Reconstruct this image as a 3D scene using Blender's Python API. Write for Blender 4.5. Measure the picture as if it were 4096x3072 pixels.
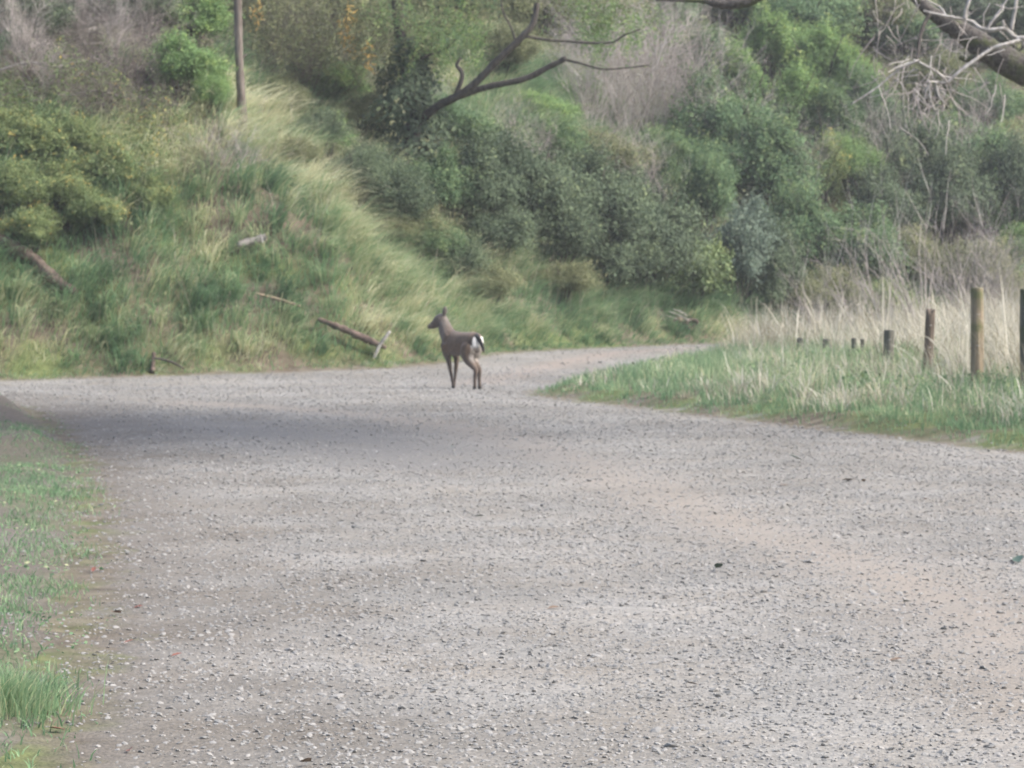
import bpy, math, random
import numpy as np
from mathutils import Vector, Matrix

for o in list(bpy.data.objects): bpy.data.objects.remove(o)
S = bpy.context.scene
C = S.collection
R = math.radians
rng = np.random.default_rng(7)
random.seed(7)

# ------------------------------------------------------------------ camera, sky, sun, exposure
CAMZ, FPX, HROW = 1.6, 1024*100/36.0, 300.0
cam = bpy.data.cameras.new('camera'); cam_o = bpy.data.objects.new('camera', cam); C.objects.link(cam_o)
cam_o.location = (0, 0, CAMZ)
cam_o.rotation_euler = (R(90) - math.atan((384-HROW)/FPX), 0, 0)
cam.lens = 100; cam.sensor_width = 36; cam.clip_start = 0.1; cam.clip_end = 1000
cam.dof.use_dof = True; cam.dof.focus_distance = 6.0; cam.dof.aperture_fstop = 16.5
S.camera = cam_o

SUN_EL, SUN_AZ = 46.0, 104.0         # azimuth clockwise from +Y (view direction): from the right
w = bpy.data.worlds.new('World'); S.world = w; w.use_nodes = True
nt = w.node_tree; nt.nodes.clear()
sky = nt.nodes.new('ShaderNodeTexSky'); sky.sky_type = 'NISHITA'; sky.sun_disc = False
sky.sun_elevation = R(SUN_EL); sky.sun_rotation = R(SUN_AZ); sky.dust_density = 4.0; sky.air_density = 1.0; sky.ozone_density = 1.0
bg = nt.nodes.new('ShaderNodeBackground'); bg.inputs['Strength'].default_value = 0.15
wo = nt.nodes.new('ShaderNodeOutputWorld')
nt.links.new(sky.outputs[0], bg.inputs[0]); nt.links.new(bg.outputs[0], wo.inputs[0])
sl = bpy.data.lights.new('sun', 'SUN'); sl.energy = 2.4; sl.angle = R(18); sl.color = (1.0, 0.965, 0.915)
so = bpy.data.objects.new('sun', sl); C.objects.link(so)
sd = Vector((math.sin(R(SUN_AZ))*math.cos(R(SUN_EL)), math.cos(R(SUN_AZ))*math.cos(R(SUN_EL)), math.sin(R(SUN_EL))))
so.rotation_euler = sd.to_track_quat('Z', 'Y').to_euler(); so.location = (20, 20, 40)
S.view_settings.view_transform = 'Standard'; S.view_settings.look = 'None'
S.view_settings.exposure = 1.33; S.view_settings.gamma = 1.0
S.render.engine = 'CYCLES'
S.cycles.max_bounces = 5; S.cycles.diffuse_bounces = 3; S.cycles.glossy_bounces = 2; S.cycles.transmission_bounces = 3; S.cycles.volume_bounces = 0

# ------------------------------------------------------------------ helpers
def P(px, row, D):
    return np.array([(px-512)/FPX*D, D, CAMZ+(HROW-row)/FPX*D])

def tag(o, label=None, cat=None, group=None, kind=None):
    if label: o['label'] = label
    if cat: o['category'] = cat
    if group: o['group'] = group
    if kind: o['kind'] = kind
    return o

def empty(name, loc, rz=0.0, scale=None):
    o = bpy.data.objects.new(name, None); C.objects.link(o)
    o.empty_display_size = 0.2
    o.location = loc; o.rotation_euler = (0, 0, rz)
    if scale is not None: o.scale = scale
    return o

class MB:
    """collects triangles / quads with a per-vertex tint"""
    def __init__(s): s.v=[]; s.f3=[]; s.f4=[]; s.t=[]; s.n=0
    def add(s, v, f3=None, f4=None, tint=0.5):
        v = np.asarray(v, float).reshape(-1,3)
        s.v.append(v); s.t.append(np.broadcast_to(np.asarray(tint,float), (len(v),)).copy())
        if f3 is not None and len(f3): s.f3.append(np.asarray(f3,int)+s.n)
        if f4 is not None and len(f4): s.f4.append(np.asarray(f4,int)+s.n)
        s.n += len(v)
    def mesh(s, name, smooth=False):
        v = np.concatenate(s.v); t = np.concatenate(s.t)
        f3 = np.concatenate(s.f3) if s.f3 else np.zeros((0,3),int)
        f4 = np.concatenate(s.f4) if s.f4 else np.zeros((0,4),int)
        me = bpy.data.meshes.new(name)
        me.vertices.add(len(v)); me.vertices.foreach_set('co', v.astype(np.float32).ravel())
        nl = len(f3)*3+len(f4)*4
        me.loops.add(nl); me.loops.foreach_set('vertex_index', np.concatenate([f3.ravel(), f4.ravel()]).astype(np.int32))
        me.polygons.add(len(f3)+len(f4))
        st = np.concatenate([np.arange(len(f3))*3, len(f3)*3+np.arange(len(f4))*4]).astype(np.int32)
        me.polygons.foreach_set('loop_start', st)
        if smooth: me.polygons.foreach_set('use_smooth', np.ones(len(st), bool))
        a = me.attributes.new('tint', 'FLOAT', 'POINT'); a.data.foreach_set('value', t.astype(np.float32))
        me.update(calc_edges=True); me.validate()
        return me
    def build(s, name, mat, parent=None, smooth=False):
        return obj(name, s.mesh(name, smooth), mat, parent)

def obj(name, me, mat, parent=None):
    o = bpy.data.objects.new(name, me); C.objects.link(o)
    if mat is not None:
        if len(me.materials) == 0: me.materials.append(mat)
        elif me.materials[0] != mat:
            o.material_slots[0].link = 'OBJECT'; o.material_slots[0].material = mat
    if parent is not None: o.parent = parent
    return o

def catmull(pts, k):
    p = np.asarray(pts, float); n = len(p)
    if n < 3: 
        t = np.linspace(0,1,k+1)[:,None]; return p[0]*(1-t)+p[-1]*t
    out=[]
    for i in range(n-1):
        p0=p[max(i-1,0)]; p1=p[i]; p2=p[i+1]; p3=p[min(i+2,n-1)]
        for j in range(k):
            t=j/k
            out.append(.5*((2*p1)+(-p0+p2)*t+(2*p0-5*p1+4*p2-p3)*t*t+(-p0+3*p1-3*p2+p3)*t**3))
    out.append(p[-1]); return np.array(out)

def tube(mb, pts, radii, n=8, k=4, jit=0.08, tint=0.5, caps=True, sub=True):
    """tapered tube through pts; radii one per point"""
    pts = np.asarray(pts,float); radii = np.asarray(radii,float)
    if radii.ndim==0: radii = np.full(len(pts), float(radii))
    q = np.concatenate([pts, radii[:,None]],1)
    q = catmull(q, k) if sub else q
    c = q[:,:3]; r = np.maximum(q[:,3], 1e-4)
    d = np.gradient(c, axis=0); d /= np.linalg.norm(d,axis=1)[:,None]+1e-9
    ref = np.array([0,0,1.0]) if abs(d[:,2]).mean()<.8 else np.array([0,1.0,0])
    u = np.cross(d, ref); u /= np.linalg.norm(u,axis=1)[:,None]+1e-9
    vv = np.cross(d, u)
    a = np.arange(n)/n*2*np.pi
    rr = r[:,None]*(1+jit*rng.standard_normal((len(c), n)))
    V = c[:,None,:]+ (np.cos(a)[None,:,None]*u[:,None,:]+np.sin(a)[None,:,None]*vv[:,None,:])*rr[:,:,None]
    m = len(c)
    i = np.arange(m-1)[:,None]*n; j = np.arange(n)[None,:]; j2=(j+1)%n
    F = np.stack([i+j, i+j2, i+n+j2, i+n+j], -1).reshape(-1,4)
    V = V.reshape(-1,3); f3=[]
    if caps:
        V = np.concatenate([V, c[:1], c[-1:]]); b=m*n
        f3 = [[b,(q_+1)%n,q_] for q_ in range(n)]+[[b+1,(m-1)*n+q_,(m-1)*n+(q_+1)%n] for q_ in range(n)]
    mb.add(V, f3, F, tint)

def vnoise(x, y, s, seed=0):
    x = np.asarray(x,float)*s; y=np.asarray(y,float)*s
    xi=np.floor(x); yi=np.floor(y); fx=x-xi; fy=y-yi
    fx=fx*fx*(3-2*fx); fy=fy*fy*(3-2*fy)
    def h(a,b):
        n=np.sin(a*127.1+b*311.7+seed*74.7)*43758.5453
        return n-np.floor(n)
    return (h(xi,yi)*(1-fx)+h(xi+1,yi)*fx)*(1-fy)+(h(xi,yi+1)*(1-fx)+h(xi+1,yi+1)*fx)*fy
def fbm(x,y,s,seed=0):
    return (vnoise(x,y,s,seed)*.55+vnoise(x,y,s*2.1,seed+1)*.3+vnoise(x,y,s*4.3,seed+2)*.15)
def sstep(t,a,b):
    t=np.clip((np.asarray(t,float)-a)/(b-a),0,1); return t*t*(3-2*t)

# ------------------------------------------------------------------ materials
def new_mat(name):
    m = bpy.data.materials.new(name); m.use_nodes=True; n=m.node_tree; n.nodes.clear()
    out=n.nodes.new('ShaderNodeOutputMaterial'); return m,n,out
def ramp(n, stops):
    r=n.nodes.new('ShaderNodeValToRGB'); e=r.color_ramp.elements
    while len(e)<len(stops): e.new(0.5)
    for q,(p,c) in zip(e,stops): q.position=p; q.color=(*c,1)
    return r
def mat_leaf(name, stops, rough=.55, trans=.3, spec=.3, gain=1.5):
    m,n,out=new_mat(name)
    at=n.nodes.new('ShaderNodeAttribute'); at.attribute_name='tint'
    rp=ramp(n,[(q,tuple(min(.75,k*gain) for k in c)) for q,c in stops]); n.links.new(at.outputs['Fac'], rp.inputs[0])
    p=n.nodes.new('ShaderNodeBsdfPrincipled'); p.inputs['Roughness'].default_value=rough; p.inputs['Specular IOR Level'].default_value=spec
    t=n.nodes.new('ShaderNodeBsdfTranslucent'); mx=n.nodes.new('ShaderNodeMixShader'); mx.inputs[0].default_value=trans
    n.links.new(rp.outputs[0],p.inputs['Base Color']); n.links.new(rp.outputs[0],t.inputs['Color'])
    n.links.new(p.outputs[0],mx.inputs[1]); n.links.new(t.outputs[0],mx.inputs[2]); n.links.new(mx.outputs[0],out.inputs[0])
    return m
def mat_bark(name, c1, c2, scale=14, rough=.9, stretch=(1,1,.25), moss=None):
    m,n,out=new_mat(name)
    tc=n.nodes.new('ShaderNodeTexCoord'); mp=n.nodes.new('ShaderNodeMapping'); mp.inputs['Scale'].default_value=stretch
    nz=n.nodes.new('ShaderNodeTexNoise'); nz.inputs['Scale'].default_value=scale; nz.inputs['Detail'].default_value=6
    n.links.new(tc.outputs['Object'],mp.inputs[0]); n.links.new(mp.outputs[0],nz.inputs['Vector'])
    rp=ramp(n,[(.32,c1),(.68,c2)]); n.links.new(nz.outputs[0],rp.inputs[0])
    col=rp.outputs[0]
    if moss:
        n2=n.nodes.new('ShaderNodeTexNoise'); n2.inputs['Scale'].default_value=3.0; n2.inputs['Detail'].default_value=4
        n.links.new(tc.outputs['Object'],n2.inputs['Vector'])
        r2=ramp(n,[(.5,(0,0,0)),(.62,(1,1,1))]); n.links.new(n2.outputs[0],r2.inputs[0])
        mx=n.nodes.new('ShaderNodeMixRGB'); n.links.new(r2.outputs[0],mx.inputs[0]); n.links.new(col,mx.inputs[1]); mx.inputs[2].default_value=(*moss,1); col=mx.outputs[0]
    p=n.nodes.new('ShaderNodeBsdfPrincipled'); p.inputs['Roughness'].default_value=rough; p.inputs['Specular IOR Level'].default_value=.2
    n.links.new(col,p.inputs['Base Color'])
    bp=n.nodes.new('ShaderNodeBump'); bp.inputs['Strength'].default_value=.8; bp.inputs['Distance'].default_value=.03
    n.links.new(nz.outputs[0],bp.inputs['Height']); n.links.new(bp.outputs[0],p.inputs['Normal'])
    n.links.new(p.outputs[0],out.inputs[0]); return m

M={}
M['dark_leaf']=mat_leaf('dark_leaf',[(0,(.036,.05,.034)),(.5,(.072,.098,.06)),(.85,(.11,.142,.082)),(1,(.17,.2,.1))],.7,.35,.15)
M['mid_leaf']=mat_leaf('mid_leaf',[(0,(.042,.064,.034)),(.5,(.08,.132,.068)),(.85,(.14,.19,.085)),(1,(.21,.25,.11))],.7,.38,.15)
M['bright_leaf']=mat_leaf('bright_leaf',[(0,(.06,.095,.03)),(.5,(.115,.19,.075)),(.85,(.19,.26,.085)),(1,(.27,.32,.11))],.6,.4,.25)
M['olive_leaf']=mat_leaf('olive_leaf',[(0,(.055,.062,.033)),(.5,(.11,.122,.062)),(.85,(.165,.175,.09)),(1,(.24,.23,.13))],.65,.4,.2)
M['yellow_leaf']=mat_leaf('yellow_leaf',[(0,(.06,.082,.032)),(.5,(.115,.155,.064)),(.82,(.19,.215,.09)),(.95,(.32,.28,.09)),(1,(.42,.30,.09))],.6,.4,.25)
M['blue_leaf']=mat_leaf('blue_leaf',[(0,(.04,.06,.045)),(.5,(.08,.112,.082)),(.85,(.125,.16,.115)),(1,(.18,.21,.15))],.6,.25,.25)
M['tip_leaf']=mat_leaf('tip_leaf',[(0,(.035,.055,.025)),(.5,(.085,.125,.05)),(.8,(.16,.2,.08)),(1,(.3,.3,.14))],.5,.3)
M['orange_leaf']=mat_leaf('orange_leaf',[(0,(.36,.22,.05)),(.5,(.5,.32,.09)),(1,(.55,.4,.14))],.5,.4,.2,1.0)
GR=[(0,(.042,.068,.04)),(.25,(.075,.135,.07)),(.5,(.126,.192,.102)),(.68,(.218,.248,.145)),(.84,(.345,.322,.205)),(1,(.46,.42,.3))]
M['grass']=mat_leaf('grass',GR,.6,.42,.2,1.6)
M['grass_bank']=mat_leaf('grass_bank',GR,.65,.42,.2,1.8)
M['straw']=mat_leaf('straw',[(0,(.24,.21,.145)),(.5,(.42,.39,.305)),(1,(.62,.59,.5))],.7,.4,.3,1.02)
M['twig_grey']=mat_leaf('twig_grey',[(0,(.13,.112,.105)),(.5,(.24,.215,.2)),(1,(.40,.375,.345))],.9,0,.1,1.45)
M['twig_brush']=mat_leaf('twig_brush',[(0,(.08,.068,.06)),(.5,(.165,.142,.13)),(1,(.29,.26,.24))],.9,0,.1,1.0)
M['twig_dark']=mat_leaf('twig_dark',[(0,(.035,.03,.027)),(.5,(.075,.065,.055)),(1,(.15,.13,.11))],.9,0,.1)
M['bark_dark']=mat_bark('bark_dark',(.03,.026,.024),(.085,.075,.065))
M['bark_limb']=mat_bark('bark_limb',(.028,.024,.022),(.11,.1,.092),22,.9,(1,1,1),(.06,.07,.03))
M['bark_brown']=mat_bark('bark_brown',(.075,.062,.052),(.175,.15,.13))
M['bark_pale']=mat_bark('bark_pale',(.24,.22,.2),(.44,.42,.4),18)
M['bark_grey']=mat_bark('bark_grey',(.13,.12,.11),(.27,.25,.235),18)
M['bark_tan']=mat_bark('bark_tan',(.17,.125,.09),(.31,.245,.18),18)
M['log_rot']=mat_bark('log_rot',(.045,.035,.03),(.15,.11,.09),9,.95,(1,1,1))
M['post']=mat_bark('post',(.13,.105,.075),(.3,.245,.17),20,.85,(1,1,.12),(.12,.12,.06))
M['post_old']=mat_bark('post_old',(.06,.06,.05),(.15,.145,.12),20,.9,(1,1,.12),(.07,.08,.04))
M['post_brown']=mat_bark('post_brown',(.06,.048,.038),(.15,.118,.092),20,.9,(1,1,.2))
M['soil']=mat_bark('soil',(.06,.048,.038),(.16,.125,.095),8,.95,(1,1,1))

# ------------------------------------------------------------------ lie of the land
def chaikin(p, it=2):
    p=np.asarray(p,float)
    for _ in range(it):
        a=p[:-1]*.75+p[1:]*.25; b=p[:-1]*.25+p[1:]*.75
        q=np.empty((len(a)*2,2)); q[0::2]=a; q[1::2]=b
        p=np.concatenate([p[:1],q,p[-1:]])
    return p
OUT=chaikin([(-160,8),(-40,33),(-25,38),(-14,42.6),(-8.2,45.5),(-4,47.4),(-1.5,48.8),(-.3,52),(1.5,56),(5.2,62),(9,66),(16,70),(40,78),(160,110)])
INN=chaikin([(160,103),(40,71),(16,64),(9.5,60),(5,54.5),(2.3,49),(.95,44.5),(.35,41),(.3,39.2),(1.0,37.2),(2.2,34.2),(4.95,27.5),(8.2,18),(10,10),(10.5,0),(10.5,-160)])
LEF=chaikin([(-2.0,-160),(-1.4,0),(-1.48,8),(-1.68,9.9),(-2.32,15),(-3.2,21.6),(-4.55,29),(-5.9,35),(-7.6,39.2),(-12,39.8),(-25,34.5),(-40,29.5),(-160,3)])
POLY=np.concatenate([OUT,INN,LEF])
def pdist(x,y,pl):
    x=np.asarray(x,float).ravel(); y=np.asarray(y,float).ravel()
    best=np.full(len(x),1e9)
    for a,b in zip(pl[:-1],pl[1:]):
        dx,dy=b-a; L=dx*dx+dy*dy+1e-12
        t=np.clip(((x-a[0])*dx+(y-a[1])*dy)/L,0,1)
        best=np.minimum(best,np.hypot(x-a[0]-t*dx,y-a[1]-t*dy))
    return best
def inside(x,y):
    x=np.asarray(x,float).ravel(); y=np.asarray(y,float).ravel(); c=np.zeros(len(x),bool)
    p=POLY; q=np.roll(p,-1,0)
    for (x1,y1),(x2,y2) in zip(p,q):
        if y1==y2: continue
        c ^= ((y1>y)!=(y2>y)) & (x < (x2-x1)*(y-y1)/(y2-y1)+x1)
    return c
ZY=np.array([-200,9,20,30,38,41,44,48,52,58,64,80,200.]); ZZ=np.array([0,0,.06,.17,.28,.30,.25,.42,.63,.66,.68,.8,1.5])
_yy=np.linspace(-200,200,4001); _zz=np.interp(_yy,ZY,ZZ)
_k=np.hanning(25); _k/=_k.sum(); _zz=np.convolve(np.pad(_zz,12,mode='edge'),_k,mode='valid')
def zroad(y): return np.interp(y,_yy,_zz)
def land(x,y):
    """height, class (0 road 1 bank 2 verge 3 left verge), distance from the road edge"""
    sh=np.shape(x); x=np.asarray(x,float).ravel(); y=np.asarray(y,float).ravel()
    dO=pdist(x,y,OUT); dI=pdist(x,y,INN); dL=pdist(x,y,LEF)
    ins=inside(x,y); dm=np.minimum(np.minimum(dO,dI),dL)
    cls=np.where(ins,0,np.where(dO<=np.minimum(dI,dL),1,np.where(dI<=dL,2,3)))
    z=zroad(y)
    # road: slight camber, ruts
    z=z+np.where(ins, .015*sstep(dm,0,1.5)+.018*(fbm(x,y,.9,5)-.5)*sstep(dm,0,1),0)
    # bank
    d=dO; sl=np.where(x>0,.62+.0*x,.88); sl=.88-.22*sstep(x,-.5,4)
    b=.10*sstep(d,0,.5)+sl*np.clip(d-.35,0,5.5)+.60*np.clip(d-5.85,0,25)+.12*np.clip(d-30,0,200)
    b=b+(fbm(x,y,.45,11)-.5)*1.3*sstep(d,.4,3)+(fbm(x,y,1.6,14)-.5)*.4*sstep(d,.2,1)
    v=.10*sstep(dI,0,.6)+.055*np.clip(dI,0,7)+(fbm(x,y,.8,21)-.5)*.22*sstep(dI,.1,1)
    l=.05*sstep(dL,0,.6)+.05*np.clip(dL,0,6)+(fbm(x,y,.9,31)-.5)*.22*sstep(dL,.1,.8)
    l=l+(.20*np.exp(-((x+6.25)/.55)**2-((y-33.5)/2.6)**2)+.16*np.exp(-((x+4.7)/.45)**2-((y-27.5)/1.2)**2))*(.5+fbm(x,y,2.4,33))*sstep(dL,0,.35)
    z=z+np.where(cls==1,b,np.where(cls==2,v,np.where(cls==3,l,0)))
    return z.reshape(sh),cls.reshape(sh),dm.reshape(sh)
def H(x,y):
    return float(land(np.array([x]),np.array([y]))[0][0])
_D=np.arange(8.5,110,.06)
def G(px,row,lift=0.0):
    """point of the land seen at that pixel"""
    x=(px-512)/FPX*_D; zr=CAMZ+(HROW-row)/FPX*_D
    z,_,_=land(x,_D); k=np.argmax(z+lift>=zr)
    D=_D[k] if (z+lift>=zr).any() else 70.0
    return np.array([(px-512)/FPX*D,D,float(land(np.array([(px-512)/FPX*D]),np.array([D]))[0][0])])
def pxs(D): return FPX/D

def axis(dense0,dense1,step,lo,hi):
    a=list(np.arange(dense0,dense1+1e-6,step)); s=step; p=a[-1]
    while p<hi: s*=1.3; p=min(p+s,hi); a.append(p)
    s=step; p=a[0]; pre=[]
    while p>lo: s*=1.3; p=max(p-s,lo); pre.append(p)
    return np.array(pre[::-1]+a)
gx=axis(-13,13,.16,-150,150); gy=axis(7,80,.2,-60,170)
GX,GY=np.meshgrid(gx,gy)
GZ,GC,GD=land(GX,GY)
# gravel-ness: 1 deep in the road, 0 off it
edge=np.where(GC==0,GD,-GD)
nx,ny=len(gx),len(gy)
idx=(np.arange(ny-1)[:,None]*nx+np.arange(nx-1)[None,:])
Fq=np.stack([idx,idx+1,idx+1+nx,idx+nx],-1).reshape(-1,4)
cx=.25*(GX[:-1,:-1]+GX[1:,:-1]+GX[:-1,1:]+GX[1:,1:]).ravel(); cy=.25*(GY[:-1,:-1]+GY[1:,:-1]+GY[:-1,1:]+GY[1:,1:]).ravel()
fin=inside(cx,cy)
# wheel-worn strips of compacted fines, plus one painted shade band, given by world curves
def Gr(px,row):
    p=G(px,row); return p[:2]
TR1=catmull([Gr(1200,800),Gr(1024,645),Gr(880,572),Gr(740,528),Gr(602,470),Gr(463,430),Gr(330,412),Gr(180,402)],6)
SHADE_BAND=catmull([Gr(430,462),Gr(390,448),Gr(330,438),Gr(220,428),Gr(120,424),Gr(70,424)],6)  # soft tree shade painted into the gravel colour, no wheel track
dT1=pdist(GX,GY,TR1).reshape(GX.shape); d_shade=pdist(GX,GY,SHADE_BAND).reshape(GX.shape)
TR3=catmull([(.3,43.5),(2.2,49.5),(5,55.5),(9,61.5)],6)+np.array([-.9,1.0]); dT3=pdist(GX,GY,TR3).reshape(GX.shape)
tr1=np.exp(-(dT1/.5)**2); shade_band=np.exp(-(d_shade/1.5)**2); tr3=np.exp(-(dT3/.4)**2)
ledge=pdist(GX,GY,LEF).reshape(GX.shape)
def land_mesh(name, faces, mat):
    used=np.unique(faces); mp=np.full(nx*ny,-1); mp[used]=np.arange(len(used))
    mb=MB(); V=np.stack([GX.ravel(),GY.ravel(),GZ.ravel()],1)[used]
    mb.add(V,None,mp[faces],.5); me=mb.mesh(name,True)
    for an,arr in (('edge',edge),('ledge',ledge),('tr1',tr1),('shade_band',shade_band),('tr3',tr3),('cls',GC.astype(float))):
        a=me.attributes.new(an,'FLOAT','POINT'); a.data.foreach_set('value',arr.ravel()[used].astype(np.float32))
    o=obj(name,me,mat); o['kind']='structure'; return o

def mat_land():
    m,n,out=new_mat('land'); L=n.links.new; N=n.nodes.new
    tc=N('ShaderNodeTexCoord')
    def noise(s,d=3,vec=None):
        q=N('ShaderNodeTexNoise'); q.inputs['Scale'].default_value=s; q.inputs['Detail'].default_value=d
        L(tc.outputs['Object'] if vec is None else vec,q.inputs['Vector']); return q.outputs[0]
    def attr(a):
        q=N('ShaderNodeAttribute'); q.attribute_name=a; return q.outputs['Fac']
    def mix(f,a,b,mode='MIX'):
        q=N('ShaderNodeMixRGB'); q.blend_type=mode
        for k,v in ((0,f),(1,a),(2,b)):
            if isinstance(v,(int,float)): q.inputs[k].default_value=v
            elif isinstance(v,tuple): q.inputs[k].default_value=(*v,1)
            else: L(v,q.inputs[k])
        return q.outputs[0]
    def math_(op,a,b=None):
        q=N('ShaderNodeMath'); q.operation=op
        for k,v in ((0,a),(1,b)):
            if v is None: continue
            if isinstance(v,(int,float)): q.inputs[k].default_value=v
            else: L(v,q.inputs[k])
        return q.outputs[0]
    # gravel: three grades of chips
    def vor(s):
        v=N('ShaderNodeTexVoronoi'); v.inputs['Scale'].default_value=s; L(tc.outputs['Object'],v.inputs['Vector']); return v
    v1=vor(34); v2=vor(75); v3=vor(14)
    def chips(v):
        s=N('ShaderNodeSeparateColor'); L(v.outputs['Color'],s.inputs[0])
        r=ramp(n,[(0,(.132,.13,.122)),(.15,(.167,.165,.155)),(.5,(.203,.197,.184)),(.85,(.238,.232,.218)),(1,(.298,.293,.279))]); L(s.outputs[0],r.inputs[0]); return r.outputs[0]
    g=mix(.5,chips(v1),chips(v2)); g=mix(.22,g,chips(v3))
    patch=ramp(n,[(.35,(.76,.75,.735)),(.65,(1.06,1.055,1.045))]); L(noise(.55,4),patch.inputs[0]); g=mix(1.0,g,patch.outputs[0],'MULTIPLY')
    p2=ramp(n,[(.4,(1,1,1)),(.7,(.93,.86,.78))]); L(noise(1.3,5),p2.inputs[0]); g=mix(.7,g,p2.outputs[0],'MULTIPLY')
    # wheel strips: fine, browner; the second, darker band is painted tree shade
    fine=ramp(n,[(.3,(.2,.176,.15)),(.7,(.24,.214,.185))]); L(noise(60,4),fine.inputs[0])
    w1=math_('MULTIPLY',attr('tr1'),math_('MULTIPLY',noise(1.6,4),1.35)); g=mix(w1,g,fine.outputs[0])
    shade_tone=ramp(n,[(.3,(.13,.125,.118)),(.7,(.17,.164,.156))]); L(noise(45,4),shade_tone.inputs[0])
    w_shade=math_('MULTIPLY',attr('shade_band'),math_('MULTIPLY',noise(.9,5),1.9)); g=mix(w_shade,g,shade_tone.outputs[0])
    w3=math_('MULTIPLY',attr('tr3'),.6); g=mix(w3,g,(.24,.2,.17))
    # earthy, trodden-in gravel along the near left edge
    le=ramp(n,[(0,(1,1,1)),(1,(0,0,0))]); L(math_('ADD',math_('MULTIPLY',attr('ledge'),.55),math_('MULTIPLY',math_('SUBTRACT',noise(1.1,5),.5),1.1)),le.inputs[0])
    earth=ramp(n,[(.3,(.055,.046,.037)),(.7,(.125,.108,.09))]); L(noise(26,5),earth.inputs[0])
    g=mix(math_('MULTIPLY',le.outputs[0],.75),g,earth.outputs[0])
    # soil off the road
    soil=ramp(n,[(.3,(.055,.045,.033)),(.5,(.11,.09,.065)),(.72,(.17,.15,.11))]); L(noise(5,6),soil.inputs[0])
    green=ramp(n,[(.4,(0,0,0)),(.6,(1,1,1))]); L(noise(.8,5),green.inputs[0])
    gcol=ramp(n,[(.3,(.05,.07,.025)),(.7,(.13,.15,.06))]); L(noise(9,5),gcol.inputs[0])
    s=mix(green.outputs[0],soil.outputs[0],gcol.outputs[0])
    gt=N('ShaderNodeMath'); gt.operation='GREATER_THAN'; gt.inputs[1].default_value=2.5; L(attr('cls'),gt.inputs[0])
    st=mix(.45,earth.outputs[0],g); st=mix(math_('MULTIPLY',green.outputs[0],.35),st,gcol.outputs[0]); s=mix(gt.outputs[0],s,st)
    fr=ramp(n,[(.36,(0,0,0)),(.46,(1,1,1)),(.54,(1,1,1)),(.64,(0,0,0))]); L(math_('ADD',math_('MULTIPLY',math_('ADD',attr('edge'),math_('MULTIPLY',math_('SUBTRACT',noise(3.1,6),.5),.9)),.5),.5),fr.inputs[0])
    g=mix(math_('MULTIPLY',fr.outputs[0],.7),g,soil.outputs[0])
    e=math_('ADD',attr('edge'),math_('MULTIPLY',math_('SUBTRACT',noise(2.2,6),.5),1.5))
    er=ramp(n,[(.40,(0,0,0)),(.62,(1,1,1))]); L(math_('ADD',math_('MULTIPLY',e,.5),.5),er.inputs[0])
    # leafy litter rim
    col=mix(er.outputs[0],s,g)
    p=N('ShaderNodeBsdfPrincipled'); p.inputs['Roughness'].default_value=.92; p.inputs['Specular IOR Level'].default_value=.15
    L(col,p.inputs['Base Color'])
    hgt=math_('ADD',math_('MULTIPLY',v1.outputs['Distance'],1.0),math_('MULTIPLY',v2.outputs['Distance'],.6))
    bp=N('ShaderNodeBump'); bp.invert=True; bp.inputs['Strength'].default_value=.4; bp.inputs['Distance'].default_value=.015
    L(hgt,bp.inputs['Height']); L(bp.outputs[0],p.inputs['Normal']); L(p.outputs[0],out.inputs[0]); return m
M['land']=mat_land()
ground=land_mesh('ground',Fq[~fin],M['land']); tag(ground,'grassy earth of the steep bank and road verges','ground')
road=land_mesh('gravel_road',Fq[fin],M['land']); tag(road,'pale grey gravel road bending right around the grass verge','road')

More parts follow.
